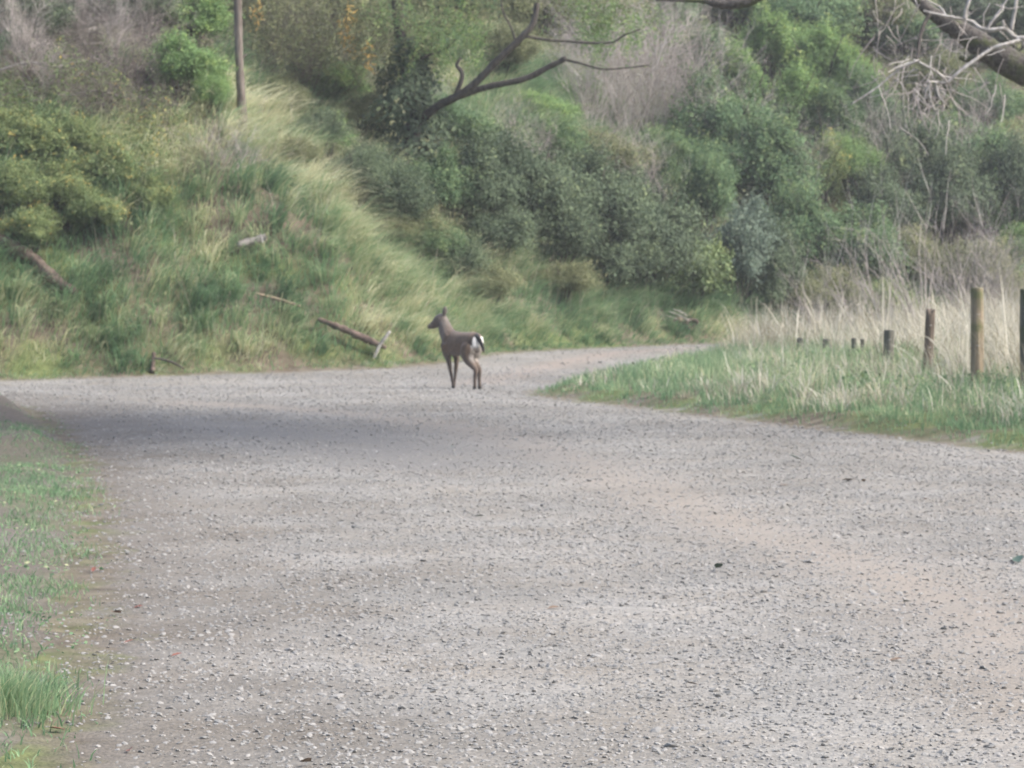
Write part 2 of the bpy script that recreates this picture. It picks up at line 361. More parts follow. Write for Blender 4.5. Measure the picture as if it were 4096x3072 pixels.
# loose gravel: uncountable stones lying on the road
def mat_stone():
    m,n,out=new_mat('stone'); N=n.nodes.new
    at=N('ShaderNodeAttribute'); at.attribute_type='INSTANCER'; at.attribute_name='tint'
    r=ramp(n,[(0,(.11,.112,.11)),(.12,(.15,.15,.145)),(.3,(.19,.188,.18)),(.6,(.222,.215,.203)),(.85,(.25,.243,.23)),(1,(.30,.30,.29))])
    n.links.new(at.outputs['Fac'],r.inputs[0])
    p=N('ShaderNodeBsdfPrincipled'); p.inputs['Roughness'].default_value=.85; p.inputs['Specular IOR Level'].default_value=.25
    n.links.new(r.outputs[0],p.inputs['Base Color']); n.links.new(p.outputs[0],out.inputs[0]); return m
def gravel():
    pts=[]
    for y0,y1,dens,smin,smax in ((8.6,13,1300,.005,.0165),(13,18,950,.006,.0175),(18,26,560,.0075,.019),(26,36,330,.009,.022),(36,48,220,.010,.024),(48,66,60,.012,.027)):
        xa=-.20*y1-.9; xb=.29*y1+.6; n=int((xb-xa)*(y1-y0)*dens)
        x=rng.uniform(xa,xb,n); y=rng.uniform(y0,y1,n)
        z,c,d=land(x,y)
        e=np.where(c==0,d,-d)
        keep=(e+1.1*(fbm(x,y,1.1,44)-.5))>rng.uniform(-.35,.35,n)
        keep&=(c!=1)|(d<.4)
        dl=pdist(x,y,LEF); keep&=rng.random(n)<np.where((c==3),.38,.35+.65*sstep(dl+1.2*(fbm(x,y,.9,47)-.5),0,1.6))
        t1=np.exp(-(pdist(x,y,TR1)/.42)**2); t2=np.exp(-(pdist(x,y,SHADE_BAND)/1.0)**2)
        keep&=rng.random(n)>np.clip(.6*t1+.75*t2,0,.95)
        keep&=rng.random(n)<.35+1.3*fbm(x,y,.7,46)
        s=smin+(smax-smin)*rng.random(n)**3.2
        s*=np.where(rng.random(n)<.012,1.7,1)
        pts.append(np.stack([x,y,z+s*.12,s],1)[keep])
    p=np.concatenate(pts); n=len(p)
    me=bpy.data.meshes.new('loose_gravel'); me.vertices.add(n); me.vertices.foreach_set('co',p[:,:3].astype(np.float32).ravel())
    sc=np.stack([p[:,3]*rng.uniform(.8,1.35,n),p[:,3]*rng.uniform(.6,1,n),p[:,3]*rng.uniform(.2,.42,n)],1)
    ro=np.stack([rng.normal(0,.3,n),rng.normal(0,.3,n),rng.uniform(0,6.28,n)],1)
    tt=np.clip(rng.normal(.43,.17,n)+.3*(fbm(p[:,0],p[:,1],.8,48)-.5),0,1)
    a=me.attributes.new('scl','FLOAT_VECTOR','POINT'); a.data.foreach_set('vector',sc.astype(np.float32).ravel())
    a=me.attributes.new('rot','FLOAT_VECTOR','POINT'); a.data.foreach_set('vector',ro.astype(np.float32).ravel())
    a=me.attributes.new('tint','FLOAT','POINT'); a.data.foreach_set('value',tt.astype(np.float32))
    o=bpy.data.objects.new('loose_gravel',me); C.objects.link(o)
    ms=mat_stone(); me.materials.append(ms)
    g=bpy.data.node_groups.new('gravel_scatter','GeometryNodeTree')
    g.interface.new_socket('Geometry',in_out='INPUT',socket_type='NodeSocketGeometry'); g.interface.new_socket('Geometry',in_out='OUTPUT',socket_type='NodeSocketGeometry')
    N=g.nodes.new; gi=N('NodeGroupInput'); go=N('NodeGroupOutput')
    ic=N('GeometryNodeMeshIcoSphere'); ic.inputs['Radius'].default_value=1; ic.inputs['Subdivisions'].default_value=1
    sm=N('GeometryNodeSetMaterial'); sm.inputs['Material'].default_value=ms
    ip=N('GeometryNodeInstanceOnPoints')
    def na(t,nm):
        q=N('GeometryNodeInputNamedAttribute'); q.data_type=t; q.inputs['Name'].default_value=nm; return q.outputs['Attribute']
    er=N('FunctionNodeEulerToRotation')
    g.links.new(ic.outputs['Mesh'],sm.inputs[0]); g.links.new(sm.outputs[0],ip.inputs['Instance'])
    g.links.new(gi.outputs[0],ip.inputs['Points']); g.links.new(na('FLOAT_VECTOR','rot'),er.inputs[0]); g.links.new(er.outputs[0],ip.inputs['Rotation'])
    g.links.new(na('FLOAT_VECTOR','scl'),ip.inputs['Scale']); g.links.new(ip.outputs[0],go.inputs[0])
    md=o.modifiers.new('scatter','NODES'); md.node_group=g
    tag(o,'loose pale grey crushed stones strewn over the gravel road','gravel',kind='stuff'); print('stones',n)
gravel()

# ------------------------------------------------------------------ grass
def blades(mb, x, y, z, h, lean, lang, wdt, tint, droop=.6):
    """curved blades: h length, lean 0..1, lang direction of lean"""
    n=len(x); B=np.stack([x,y,z],1)
    L=np.stack([np.cos(lang),np.sin(lang),np.zeros(n)],1); U=np.array([0,0,1.0])
    a=rng.uniform(0,6.283,n); Wd=np.stack([np.cos(a),np.sin(a),np.zeros(n)],1)
    pts=[]; 
    for t in (0,.4,.75,1.0):
        up=h*(t-droop*lean*t**2.2*1.0); sd_=h*lean*(.25*t+.75*t**2)
        pts.append(B+U*up[:,None]+L*sd_[:,None])
    V=np.empty((n,7,3)); ws=(1.0,.85,.5)
    for k in range(3):
        V[:,2*k]=pts[k]-Wd*(wdt*ws[k]*.5)[:,None]; V[:,2*k+1]=pts[k]+Wd*(wdt*ws[k]*.5)[:,None]
    V[:,6]=pts[3]
    i=np.arange(n)[:,None]*7
    F4=np.concatenate([i+np.array([[0,1,3,2]]),i+np.array([[2,3,5,4]])]); F3=i+np.array([[4,5,6]])
    mb.add(V.reshape(-1,3),F3,F4,np.repeat(tint,7))

def scatter(n,x0,x1,y0,y1,margin=320):
    x=rng.uniform(x0,x1,n); y=rng.uniform(y0,y1,n)
    px=512+x/y*FPX; k=(px>-margin)&(px<1024+margin); x=x[k];y=y[k]
    z,c,d=land(x,y); row=HROW-(z-CAMZ)/y*FPX
    return x,y,z,c,d,px[k],row
def downslope(x,y):
    e=.3; zx=(land(x+e,y)[0]-land(x-e,y)[0])/(2*e); zy=(land(x,y+e)[0]-land(x,y-e)[0])/(2*e)
    return np.arctan2(-zy,-zx)

# long grass on the bank
def dryness(x,y): return fbm(x,y,.45,66)*.5+fbm(x,y,1.3,67)*.5
def tuss(mb,cx,cy,per,hgt,tint,spread=.10,down=1.0,wd=(.008,.02),leanm=.98,jt=.13):
    n=len(cx)*per; r=np.abs(rng.normal(0,spread,n)); a=rng.uniform(0,6.283,n)
    x=np.repeat(cx,per)+r*np.cos(a); y=np.repeat(cy,per)+r*np.sin(a); z=land(x,y)[0]
    ds=np.repeat(downslope(cx,cy)+rng.normal(0,.35,len(cx)),per)
    vx=down*np.cos(ds)+.75*np.cos(a)*rng.random(n); vy=down*np.sin(ds)+.75*np.sin(a)*rng.random(n)
    h=np.repeat(hgt,per)*rng.uniform(.45,1.1,n)
    blades(mb,x,y,z-.02,h,np.clip(rng.normal(leanm,.22,n),.05,1.25),np.arctan2(vy,vx),rng.uniform(*wd,n),np.clip(np.repeat(tint,per)+rng.normal(0,jt,n),0,1),.62)
def brushy(x,d): return sstep(-x,5.5,6.3)*sstep(d,4.3,5.0)
def bank_grass():
    mb=MB()
    x,y,z,c,d,px,row=scatter(430000,-13,14,43,78)
    spur=sstep(-x+.22*(y-50),-1.5,1.0)      # left nose of the bank
    dens=np.where(d<10,spur,0)*1.0+np.where(d<2.6+1.0*fbm(x,y,.5,3),.9*(1-spur),0)+.10
    dens=np.where(d<.12,.2,dens)
    dens=dens*sstep(fbm(x,y,1.1,61),.18,.45)*(1-.85*brushy(x,d))
    k=(c==1)&(row>-60)&(rng.random(len(x))<dens*.62)
    x,y,z,d,px,row=x[k],y[k],z[k],d[k],px[k],row[k]; n=len(x)
    h=.16+.40*sstep(d,.1,1.2)*rng.uniform(.5,1.15,n)*(.55+.8*fbm(x,y,.8,63))
    la=downslope(x,y)+rng.normal(0,.55,n)+.9*(fbm(x,y,.5,64)-.5)
    lean=np.clip(rng.normal(.92,.22,n),.2,1.2)
    def tn(x,y,d):
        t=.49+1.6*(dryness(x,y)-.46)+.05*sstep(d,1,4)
        t=t-.16*sstep(x,-.8,.6)*sstep(d,.4,1.2)  # here and next line: thicket's shade put into the middle bank's tint
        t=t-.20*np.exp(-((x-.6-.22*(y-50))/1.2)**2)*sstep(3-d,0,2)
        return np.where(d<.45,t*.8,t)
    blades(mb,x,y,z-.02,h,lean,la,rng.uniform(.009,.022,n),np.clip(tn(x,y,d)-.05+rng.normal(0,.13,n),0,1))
    # tussocks heaped down the slope
    cx,cy,cz,cc,cd,cp,crow=scatter(9000,-13,13,44,72)
    sp=sstep(-cx+.22*(cy-50),-1.5,1.0)
    k=(cc==1)&(cd>.35)&(crow>-40)&(rng.random(len(cx))<.80*(1-.95*brushy(cx,cd))*np.where(cd<9.5,sp,0)+np.where(cd<2.8,.75*(1-sp),0)); cx,cy,cd=cx[k],cy[k],cd[k]
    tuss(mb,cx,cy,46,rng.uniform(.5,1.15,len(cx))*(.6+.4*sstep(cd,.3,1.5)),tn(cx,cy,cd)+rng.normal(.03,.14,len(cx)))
    print('bank blades',mb.n//7)
    o=mb.build('bank_grass',M['grass_bank']); tag(o,'long green and straw grass drooping down the roadside bank','grass',kind='stuff')
    # standing straw stalks
    mb=MB(); x,y,z,c,d,px,row=scatter(30000,-12,11,45,72)
    k=(c==1)&(d>.4)&(d<9)&(rng.random(len(x))<.35*sstep(fbm(x,y,.5,71),.45,.65)+.05); x,y,z=x[k],y[k],z[k]; n=len(x)
    blades(mb,x,y,z,rng.uniform(.5,1.15,n),rng.uniform(.1,.7,n),downslope(x,y)+rng.normal(0,1.2,n),rng.uniform(.006,.011,n),rng.uniform(0,.7,n),.2)
    o=mb.build('straw_stalks',M['straw']); tag(o,'thin dry straw stalks standing among the bank grass','grass',kind='stuff')
bank_grass()

FP=np.array([801,827,858,888,927,977,1024,1100.]); FD=np.array([46,43.5,41.1,38.5,36.5,34,33,32.])
def behind_fence(x,y):
    px=512+x/y*FPX; return y-np.interp(px,FP,FD,left=47)
def verge_grass():
    mb=MB(); x,y,z,c,d,px,row=scatter(330000,-.5,16,22,64)
    dd=sstep(d,-.1,.25)
    k=(c==2)&(rng.random(len(x))<dd*np.where(y<46,.62,.25)*(.35+.9*fbm(x,y,1.3,80)))
    x,y,z,d=x[k],y[k],z[k],d[k]; n=len(x)
    far=sstep(d,.8,2.0)
    h=(.08+.10*sstep(d,.1,.7)+.16*far)*rng.uniform(.5,1.35,n)*(.6+.8*fbm(x,y,1.8,81))
    t=.38+.3*far*(fbm(x,y,.7,82))+.6*(fbm(x,y,1.4,83)-.5)+rng.normal(0,.11,n)
    t-=.12*sstep(y,36,31)*far
    blades(mb,x,y,z-.01,h,np.clip(rng.normal(.45,.25,n),0,1),rng.uniform(0,6.28,n),rng.uniform(.006,.013,n),np.clip(t,.08,1),.4)
    cx,cy,cz,cc,cd,cp,cr=scatter(2000,0,15,24,52); k=(cc==2)&(cd>.25); cx,cy,cd=cx[k],cy[k],cd[k]
    tuss(mb,cx,cy,30,rng.uniform(.18,.42,len(cx))*(.5+.5*sstep(cd,.2,1.5)),np.clip(.42+.8*(fbm(cx,cy,.9,84)-.5)+rng.normal(0,.1,len(cx)),.1,.9),.07,.1,(.006,.012),.5)
    print('verge blades',mb.n//7)
    o=mb.build('verge_grass',M['grass']); tag(o,'short bright green grass along the inside verge of the bend','grass',kind='stuff')
    # tall pale straw: dense clumps behind the fence, loose wisps before it
    mb=MB(); cx,cy,cz,cc,cd,cp,cr=scatter(6000,0.5,17,28,62); bf=behind_fence(cx,cy)
    rt=sstep(cx/cy,.068,.085); pr=np.where((bf>-.2)&(rt>.5),.95,1.0*sstep(cd,.4,1.0))*np.where(cy<32,.35,1)*sstep(fbm(cx,cy,.8,85),.25,.55)
    k=(cc==2)&(cd>.35)&(rng.random(len(cx))<pr); cx,cy,cd,bf=cx[k],cy[k],cd[k],bf[k]
    rt=rt[k]; hh=np.where((bf>-.2)&(rt>.5),rng.uniform(.55,1.35,len(cx)),rng.uniform(.25,.62,len(cx)))*(.45+.55*rt)
    tuss(mb,cx,cy,21,hh,np.clip(rng.normal(.5,.25,len(cx)),0,1),.10,.12,(.005,.014),.5,.25)
    # a few broad pale straps
    k=rng.random(len(cx))<.25
    tuss(mb,cx[k],cy[k],3,hh[k]*1.15,np.full(k.sum(),.85),.08,.1,(.018,.03),.5,.1)
    print('straw blades',mb.n//7)
    o=mb.build('dry_straw',M['straw']); tag(o,'tall bleached straw standing on the verge around the fence posts','dry grass',kind='stuff')
verge_grass()

def leaves(mb, Pn, Nn, size, asp, tint, fold=.12):
    n=len(Pn); Nn=Nn/(np.linalg.norm(Nn,axis=1)[:,None]+1e-9)
    r=rng.standard_normal((n,3)); r[:,2]-=.5
    T=np.cross(np.cross(Nn,r),Nn); T/=np.linalg.norm(T,axis=1)[:,None]+1e-9
    B=np.cross(Nn,T); s=size[:,None]
    V=np.empty((n,4,3)); V[:,0]=Pn; V[:,1]=Pn+T*s*.5+B*s*asp*.5+Nn*s*fold; V[:,2]=Pn+T*s; V[:,3]=Pn+T*s*.5-B*s*asp*.5+Nn*s*fold
    i=np.arange(n)[:,None]*4
    mb.add(V.reshape(-1,3),np.concatenate([i+np.array([[0,1,2]]),i+np.array([[0,2,3]])]),None,np.repeat(tint,4))

def left_grass():
    mb=MB(); x,y,z,c,d,px,row=scatter(380000,-9,-1,8.6,41,200)
    f=fbm(x,y,.75,90)
    clump=sstep(f,.44,.56)
    e=np.where(c==3,d,-d)
    clump=np.maximum(.55*clump*sstep(e,-.2,.4),.9*sstep(fbm(x,y,1.5,91),.54,.62)*sstep(e,-.25,.2))
    soilz=np.exp(-((y-31)/5.5)**2)+.8*np.exp(-((y-18.5)/1.2)**2)
    k=((c==3)|((c==0)&(d<.4)&(x<-1)&(y<38)))&(rng.random(len(x))<.95*clump*np.clip(1-.6*soilz,0,1)); x,y,z=x[k],y[k],z[k]; n=len(x)
    big=np.exp(-((x+1.78)**2+(y-11.2)**2)/.12)
    h=rng.uniform(.02,.085,n)+big*.10
    t=.36+.5*(fbm(x,y,2,93)-.5)+rng.normal(0,.1,n)
    blades(mb,x,y,z-.005,h,rng.uniform(.2,1.0,n),rng.uniform(0,6.28,n),rng.uniform(.003,.009,n),np.clip(t,.1,.8),.5)
    # one strong tussock by the road edge
    n=1500; a=rng.uniform(0,6.28,n); r=np.abs(rng.normal(0,.11,n)); x=-1.95+r*np.cos(a)*1.2; y=10.9+r*np.sin(a)*1.6; z=land(x,y)[0]
    blades(mb,x,y,z,rng.uniform(.06,.22,n),rng.uniform(.1,.8,n),a+rng.normal(0,.9,n),rng.uniform(.003,.006,n),np.clip(rng.normal(.5,.14,n),0,.9),.4)
    print('left blades',mb.n//7)
    x,y,z,c,d,px,row=scatter(90000,-9,-1,8.6,41,260); e=np.where(c==3,d,-d)
    k=((c==3)|((c==0)&(d<.35)&(x<-1)&(y<38)))&(rng.random(len(x))<.8*sstep(fbm(x,y,1.3,95),.46,.6)*sstep(e,-.3,.25)*np.clip(1-.7*np.exp(-((y-31)/5.5)**2),0,1)); x,y,z=x[k],y[k],z[k]; n=len(x)
    leaves(mb,np.stack([x,y,z+rng.uniform(.0,.03,n)],1),rng.standard_normal((n,3))*.5+np.array([0,-.2,1]),rng.uniform(.014,.035,n),.6,np.clip(rng.normal(.4,.16,n)+.5*(fbm(x,y,3,96)-.5),.05,.75))
    o=mb.build('roadside_grass',M['grass']); tag(o,'patchy low green grass and weeds on the stony near verge','grass',kind='stuff')
left_grass()

# ------------------------------------------------------------------ foliage
def crown_mesh(name, nl, lobes, rx, ry, rz, size, asp=.5, lobe_r=None, droop=.0, seed=0, per=26):
    """ragged crown: leafy shoots growing outward to an uneven surface, bunched in knots"""
    g=np.random.default_rng(seed); mb=MB()
    k=g.standard_normal((lobes,3)); k[:,2]=np.abs(k[:,2])*.9-.25; k/=np.linalg.norm(k,axis=1)[:,None]
    amp=g.uniform(.25,.62,lobes); lt=g.uniform(-.16,.16,lobes); wid=g.uniform(.28,.55,lobes)
    ns=int(nl/per); di=g.integers(0,lobes,ns)
    d=k[di]+g.standard_normal((ns,3))*np.where(g.random(ns)<.3,.75,wid[di]*.8)[:,None]; d[:,2]=np.where(d[:,2]<-.45,-d[:,2]*.5,d[:,2]); d/=np.linalg.norm(d,axis=1)[:,None]
    cosa=np.clip(d@k.T,-1,1); bump=(amp[None,:]*np.exp(-(np.arccos(cosa)/wid[None,:])**2)).max(1)
    Rr=(.56+bump)*g.uniform(.62,1.2,ns)+np.where(g.random(ns)<.14,g.uniform(.05,.32,ns),0)
    sc=np.array([rx,ry,rz])
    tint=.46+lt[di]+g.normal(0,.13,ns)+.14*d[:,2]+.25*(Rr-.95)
    t=g.uniform(.45,1.0,(ns,per))**.8
    p=d[:,None,:]*(Rr[:,None]*t)[:,:,None]
    p[:,:,2]-=(droop+.10)*(t**3)*(Rr[:,None])*g.uniform(.2,1.2,(ns,1))
    side=g.standard_normal((ns,per,3))*.055
    p=(p+side)*sc+np.array([0,0,rz*.9])
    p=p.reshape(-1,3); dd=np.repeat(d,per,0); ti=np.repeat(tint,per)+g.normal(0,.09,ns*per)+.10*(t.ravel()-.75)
    keep=p[:,2]>.02
    nrm=dd*.55+np.array([0,0,.6])+g.standard_normal((len(p),3))*.6
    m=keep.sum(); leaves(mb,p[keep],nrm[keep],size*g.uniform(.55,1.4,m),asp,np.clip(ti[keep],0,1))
    return mb.mesh(name)

def twig_mesh(name, stems, height, spread, levels=3, r0=.02, seed=0, kids=5, wig=.12, lean=(0,0), up=.25):
    g=np.random.default_rng(seed); mb=MB()
    def grow(p,d,L,r,lv):
        n=5; pts=[p]; dd=d.copy()
        for i in range(n):
            dd=dd+g.standard_normal(3)*wig; dd[2]+=up*.1; dd/=np.linalg.norm(dd); pts.append(pts[-1]+dd*L/n)
        pts=np.array(pts); rad=np.linspace(r,r*.35,n+1)
        tube(mb,pts,rad,3 if lv<levels else 4,1,.0,float(np.clip(g.normal(.5,.22),0,1)),False,False)
        if lv>0:
            for _ in range(kids if lv==levels else kids-1):
                i=g.integers(1,n+1); a=g.standard_normal(3); a-=a.dot(dd)*dd; a/=np.linalg.norm(a)
                nd=dd*.75+a*g.uniform(.35,.8); nd[2]+=up*.5; nd/=np.linalg.norm(nd)
                grow(pts[i],nd,L*g.uniform(.38,.62),r*.5,lv-1)
    for s in range(stems):
        a=g.uniform(0,6.283); sp=g.uniform(0,spread); d=np.array([math.cos(a)*sp+lean[0],math.sin(a)*sp+lean[1],1.0]); d/=np.linalg.norm(d)
        grow(np.array([math.cos(a)*.12,math.sin(a)*.12,-.05])*g.random(),d,height*g.uniform(.6,1.0),r0*g.uniform(.6,1.1),levels)
    return mb.mesh(name)

CR=[crown_mesh('foliage',38000,21,1.0,1.0,.95,.062,.55,seed=1),
    crown_mesh('foliage',38000,19,1.1,.95,.85,.06,.5,seed=2),
    crown_mesh('foliage',36000,18,.95,1.05,1.05,.064,.55,seed=3),
    crown_mesh('foliage',34000,20,.75,.75,1.5,.06,.5,droop=.35,seed=4),   # draped, tall
    crown_mesh('foliage',22000,15,1.0,1.0,.8,.088,.5,seed=5),                               # bigger leaves
    crown_mesh('foliage',32000,17,1.15,1.0,.75,.054,.4,droop=.2,seed=6)]
def stem_mesh(seed):
    g=np.random.default_rng(seed); mb=MB()
    for k in range(9):
        a=g.uniform(0,6.28); q=g.uniform(.3,.95); tip=np.array([math.cos(a)*q,math.sin(a)*q,g.uniform(.8,1.5)])
        tube(mb,[(0.05*math.cos(a),.05*math.sin(a),-.3),tip*.5+g.normal(0,.08,3),tip],[.03,.02,.006],5,3,.05)
    return mb.mesh('stem')
STM=[stem_mesh(s) for s in (21,22,23)]

shrub_n=0
def shrub(px, top, bot, wpx, crown, mat, label, group=None, name='broadleaf_shrub', D=None, sink=.15, sx=1.0):
    """shrub whose crown spans rows top..bot around column px; stands on the land"""
    global shrub_n
    mid=(top+bot)/2
    if D is None:
        b=G(px,min(bot+6,345),0.0); D=b[1]
    zt=P(px,top,D)[2]; zb=P(px,bot,D)[2]; hh=(zt-zb)
    X=(px-512)/FPX*D; ground_z=H(X,D)
    zr={0:.95,1:.85,2:1.05,3:1.5,4:.8,5:.75}[crown]
    sz=hh/(1.98*zr*1.0); sxy=(wpx/FPX*D)/(2.35*(.75 if crown==3 else 1.0))
    z0=zb-.12*hh
    base=min(ground_z-.05,z0)
    r=empty(name,(X,D,base),rng.uniform(0,6.28))
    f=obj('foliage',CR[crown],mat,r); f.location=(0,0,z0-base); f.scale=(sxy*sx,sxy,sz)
    s=obj('stem',STM[shrub_n%3],M['bark_dark'],r); s.scale=(sxy,sxy,max(.4,(z0-base+hh*.7)/1.2)); s.location=(0,0,.0)
    shrub_n+=1
    return tag(r,label,'shrub',group)

# thicket above the bend
for a,lb in (((470,112,232,115,0),'dark green shrub at the gully end of the thicket, beneath the ivy-clad trunk'),
             ((523,108,246,130,1),'dark green shrub in the thicket below the lower bare limb'),
             ((585,118,264,140,2),'dark green shrub in the thicket in front of the leafless grey bushes'),
             ((640,145,287,130,0),'dark green shrub in the thicket left of the pale-tipped shrub'),
             ((548,180,270,120,1),'low dark green shrub at the front of the thicket above the grass'),
             ((610,205,290,115,2),'low dark green shrub hanging over the cut bank at the thicket front'),
             ((497,180,258,90,0),'low dark green shrub beside the gully mouth')):
    shrub(*a,M['dark_leaf'],lb,'dark shrubs of the thicket above the bend')
shrub(455,84,160,100,1,M['mid_leaf'],'loose grey-green shrub at the foot of the forked bare limbs')
shrub(540,95,165,110,5,M['mid_leaf'],'loose mid green shrub on top of the thicket under the lower bare limb')
shrub(600,110,180,120,5,M['olive_leaf'],'olive shrub at the roots of the leafless grey bushes')
shrub(660,105,190,100,5,M['mid_leaf'],'mid green shrub between the grey bushes and the vine curtains')
shrub(692,212,302,78,4,M['tip_leaf'],'shrub with large pale yellow-green leaf tips overhanging the bank')
shrub(742,175,302,95,1,M['blue_leaf'],'dense blue-green rounded shrub at the end of the thicket')
shrub(775,205,315,70,0,M['dark_leaf'],'low dark shrub shading the bank behind the blue-green shrub')
for a,lb in (((715,45,180,120,0),'tall mid green shrub directly right of the leafless grey bushes'),
             ((772,90,215,125,2),'mid green shrub above the blue-green rounded shrub'),
             ((700,120,235,100,1),'mid green shrub above the pale-tipped shrub'),
             ((805,165,275,105,0),'mid green shrub right of the blue-green rounded shrub'),
             ((855,185,285,110,2),'mid green shrub behind the fanning bleached stems')):
    shrub(*a,M['mid_leaf'],lb,'mid green shrubs on the slope')
T3='light green vine hanging in a curtain over the slope shrubs'; g3='vine curtains on the slope'
for a in ((700,5,95,85,3),(742,15,130,70,3),(790,35,150,80,3),(832,55,165,80,3),(868,45,140,70,3),(765,-10,80,80,3),(815,0,100,80,3),(850,20,110,70,3)):
    shrub(*a,M['bright_leaf'] if a[0]%4 else M['mid_leaf'],T3,g3,name='climbing_vine')
shrub(822,115,205,62,3,M['yellow_leaf'],'yellowing vine tongue hanging down between darker shrubs',name='climbing_vine')
for a,lb in (((900,85,205,110,1),'deep green shrub above the tall thin pale stem'),
             ((945,120,240,110,0),'deep green shrub right of the thin pale stems'),
             ((880,145,245,90,2),'deep green shrub left of the thin pale stems'),
             ((1012,110,245,110,1),'deep green shrub under the thick end of the great limb')):
    shrub(*a,M['dark_leaf'],lb,'shrubs in the shaded hollow')
shrub(965,92,190,95,4,M['mid_leaf'],'fresh green broadleaf shrub below the great leaning limb')
shrub(1005,160,240,90,4,M['bright_leaf'],'yellow-green broadleaf shrub beside the tall bleached stems')
shrub(1018,215,268,70,1,M['bright_leaf'],'small bright green bush above the pair of tall fence posts')
shrub(905,205,285,100,5,M['olive_leaf'],'dull olive scrub behind the bleached bare stems')
shrub(965,215,305,120,5,M['olive_leaf'],'straggling olive scrub behind the tall flat-topped fence post')
shrub(815,245,325,120,5,M['olive_leaf'],'low olive scrub at the far end of the straw verge')
shrub(880,260,330,110,5,M['tip_leaf'],'low grey-olive scrub just behind the short fence posts')
shrub(1000,250,325,100,5,M['olive_leaf'],'low olive scrub between the two tall fence posts')
shrub(930,40,110,90,1,M['olive_leaf'],'olive bush showing through the dead twigs under the great limb')
shrub(985,60,130,90,2,M['mid_leaf'],'green bush tucked under the great leaning limb')
shrub(905,-10,60,100,0,M['mid_leaf'],'green bush behind the upper end of the great limb')
# left hillside
shrub(185,20,100,100,1,M['bright_leaf'],'bright light green bush beside the tall bare pole')
shrub(212,48,112,48,5,M['bright_leaf'],'low yellow-green bush touching the tall bare pole')
shrub(190,-35,45,95,2,M['bright_leaf'],'darker green bush above the bright bush on the hillside')
shrub(140,-40,25,90,0,M['dark_leaf'],'dark bush among the dead branches at the hilltop')
shrub(28,-30,50,105,1,M['dark_leaf'],'dark green bush behind the grey dead brush')
shrub(85,-45,25,95,2,M['dark_leaf'],'dark bush on the hilltop above the long pale dead branch')
T5='yellow-flecked green shrub on the grassy bank below the dead brush'; g5='yellow-flecked shrubs on the bank'
for a in ((20,95,160,90,2),(70,108,165,80,1),(115,130,190,70,2),(10,150,215,80,1),(55,150,210,80,2),(95,175,235,75,1),(30,195,250,80,1),(150,165,215,55,2)):
    shrub(*a,M['yellow_leaf'],T5,g5)
shrub(330,110,152,54,4,M['bright_leaf'],'small vivid yellow-green shrub on the brow of the bank')
shrub(345,150,196,58,5,M['mid_leaf'],'small loose green shrub below the vivid yellow-green one')
shrub(372,120,200,70,5,M['dark_leaf'],'dark loose shrub filling the gully under the ivy-clad trunk')
shrub(428,165,200,56,4,M['bright_leaf'],'small yellow-green shrub beside the pale crooked branch')
shrub(410,190,250,80,5,M['olive_leaf'],'olive shrub in the gully below the pale crooked branch')
shrub(300,124,172,56,5,M['olive_leaf'],'small olive shrub on the grass below the bare pole')
shrub(385,205,245,60,5,M['olive_leaf'],'small olive fern-like shrub in the gully mouth')
for a,lb in (((330,45,105,90,1),'pale sunlit bush between the leafless saplings'),((540,78,128,85,5),'bright green bush under the lower bare limb'),((575,65,115,70,1),'bright bush in front of the leafless grey bushes')):
    shrub(*a,M['bright_leaf'],lb)
for a,lb in (((395,5,75,100,2),'dusty olive bush behind the top of the ivy-clad trunk'),((500,15,75,90,1),'dusty olive bush behind the upper bare limb'),((600,-25,45,110,2),'dusty olive bush above the thin bare branches')):
    shrub(*a,M['olive_leaf'],lb)
shrub(660,-35,40,110,1,M['mid_leaf'],'green bush on the hill crest above the bare grey bush')
shrub(800,-35,50,130,0,M['mid_leaf'],'green bush on the hill crest between the two limbs')
shrub(870,-45,45,120,2,M['olive_leaf'],'olive bush on the hill crest behind the bleached twigs')
shrub(990,-45,60,150,1,M['dark_leaf'],'dark bush on the hill crest behind the great leaning limb')
shrub(270,-45,40,120,0,M['olive_leaf'],'olive bush on the hill crest behind the bare pole')
shrub(330,-40,45,110,1,M['olive_leaf'],'olive bush on the hill crest behind the yellow leaf sprays')
shrub(440,-55,20,140,2,M['mid_leaf'],'green bush on the hill crest above the ivy-clad trunk')
shrub(540,-50,25,120,0,M['olive_leaf'],'olive bush on the hill crest above the upper bare limb')
shrub(735,-45,30,110,1,M['bright_leaf'],'light green bush on the hill crest under the dark overhanging limb')

for a,mt,lb in (((318,95,150,70,5),'dark_leaf','dark loose shrub on the brow beside the propped brown branch'),((352,128,205,80,5),'dark_leaf','dark loose shrub along the brow behind the vivid yellow-green shrub'),
             ((395,150,235,90,1),'dark_leaf','dark shrub in the gully behind the pale crooked branch'),((428,195,262,80,5),'mid_leaf','green shrub at the lower end of the gully'),
             ((452,215,285,80,5),'dark_leaf','dark low shrub where the gully opens onto the bank'),((487,245,305,90,5),'olive_leaf','olive scrub on the bank under the dark thicket'),
             ((440,130,215,90,2),'mid_leaf','grey-green shrub right of the pale crooked branch'),((560,248,300,90,5),'olive_leaf','low olive scrub fringing the foot of the thicket'),
             ((770,120,200,90,5),'bright_leaf','sunlit yellow-green shrub below the vine curtains'),((730,75,150,80,5),'bright_leaf','sunlit light green shrub right of the leafless grey bushes'),
             ((850,110,190,80,5),'bright_leaf','sunlit green shrub beside the yellowing vine tongue'),((790,0,75,100,5),'bright_leaf','light green shrub between vine curtains near the hill crest'),
             ((285,60,120,60,5),'olive_leaf','olive shrub between the bare pole and the leafless saplings'),((360,75,140,70,5),'olive_leaf','olive shrub left of the ivy-clad trunk')):
    shrub(*a,M[mt],lb)
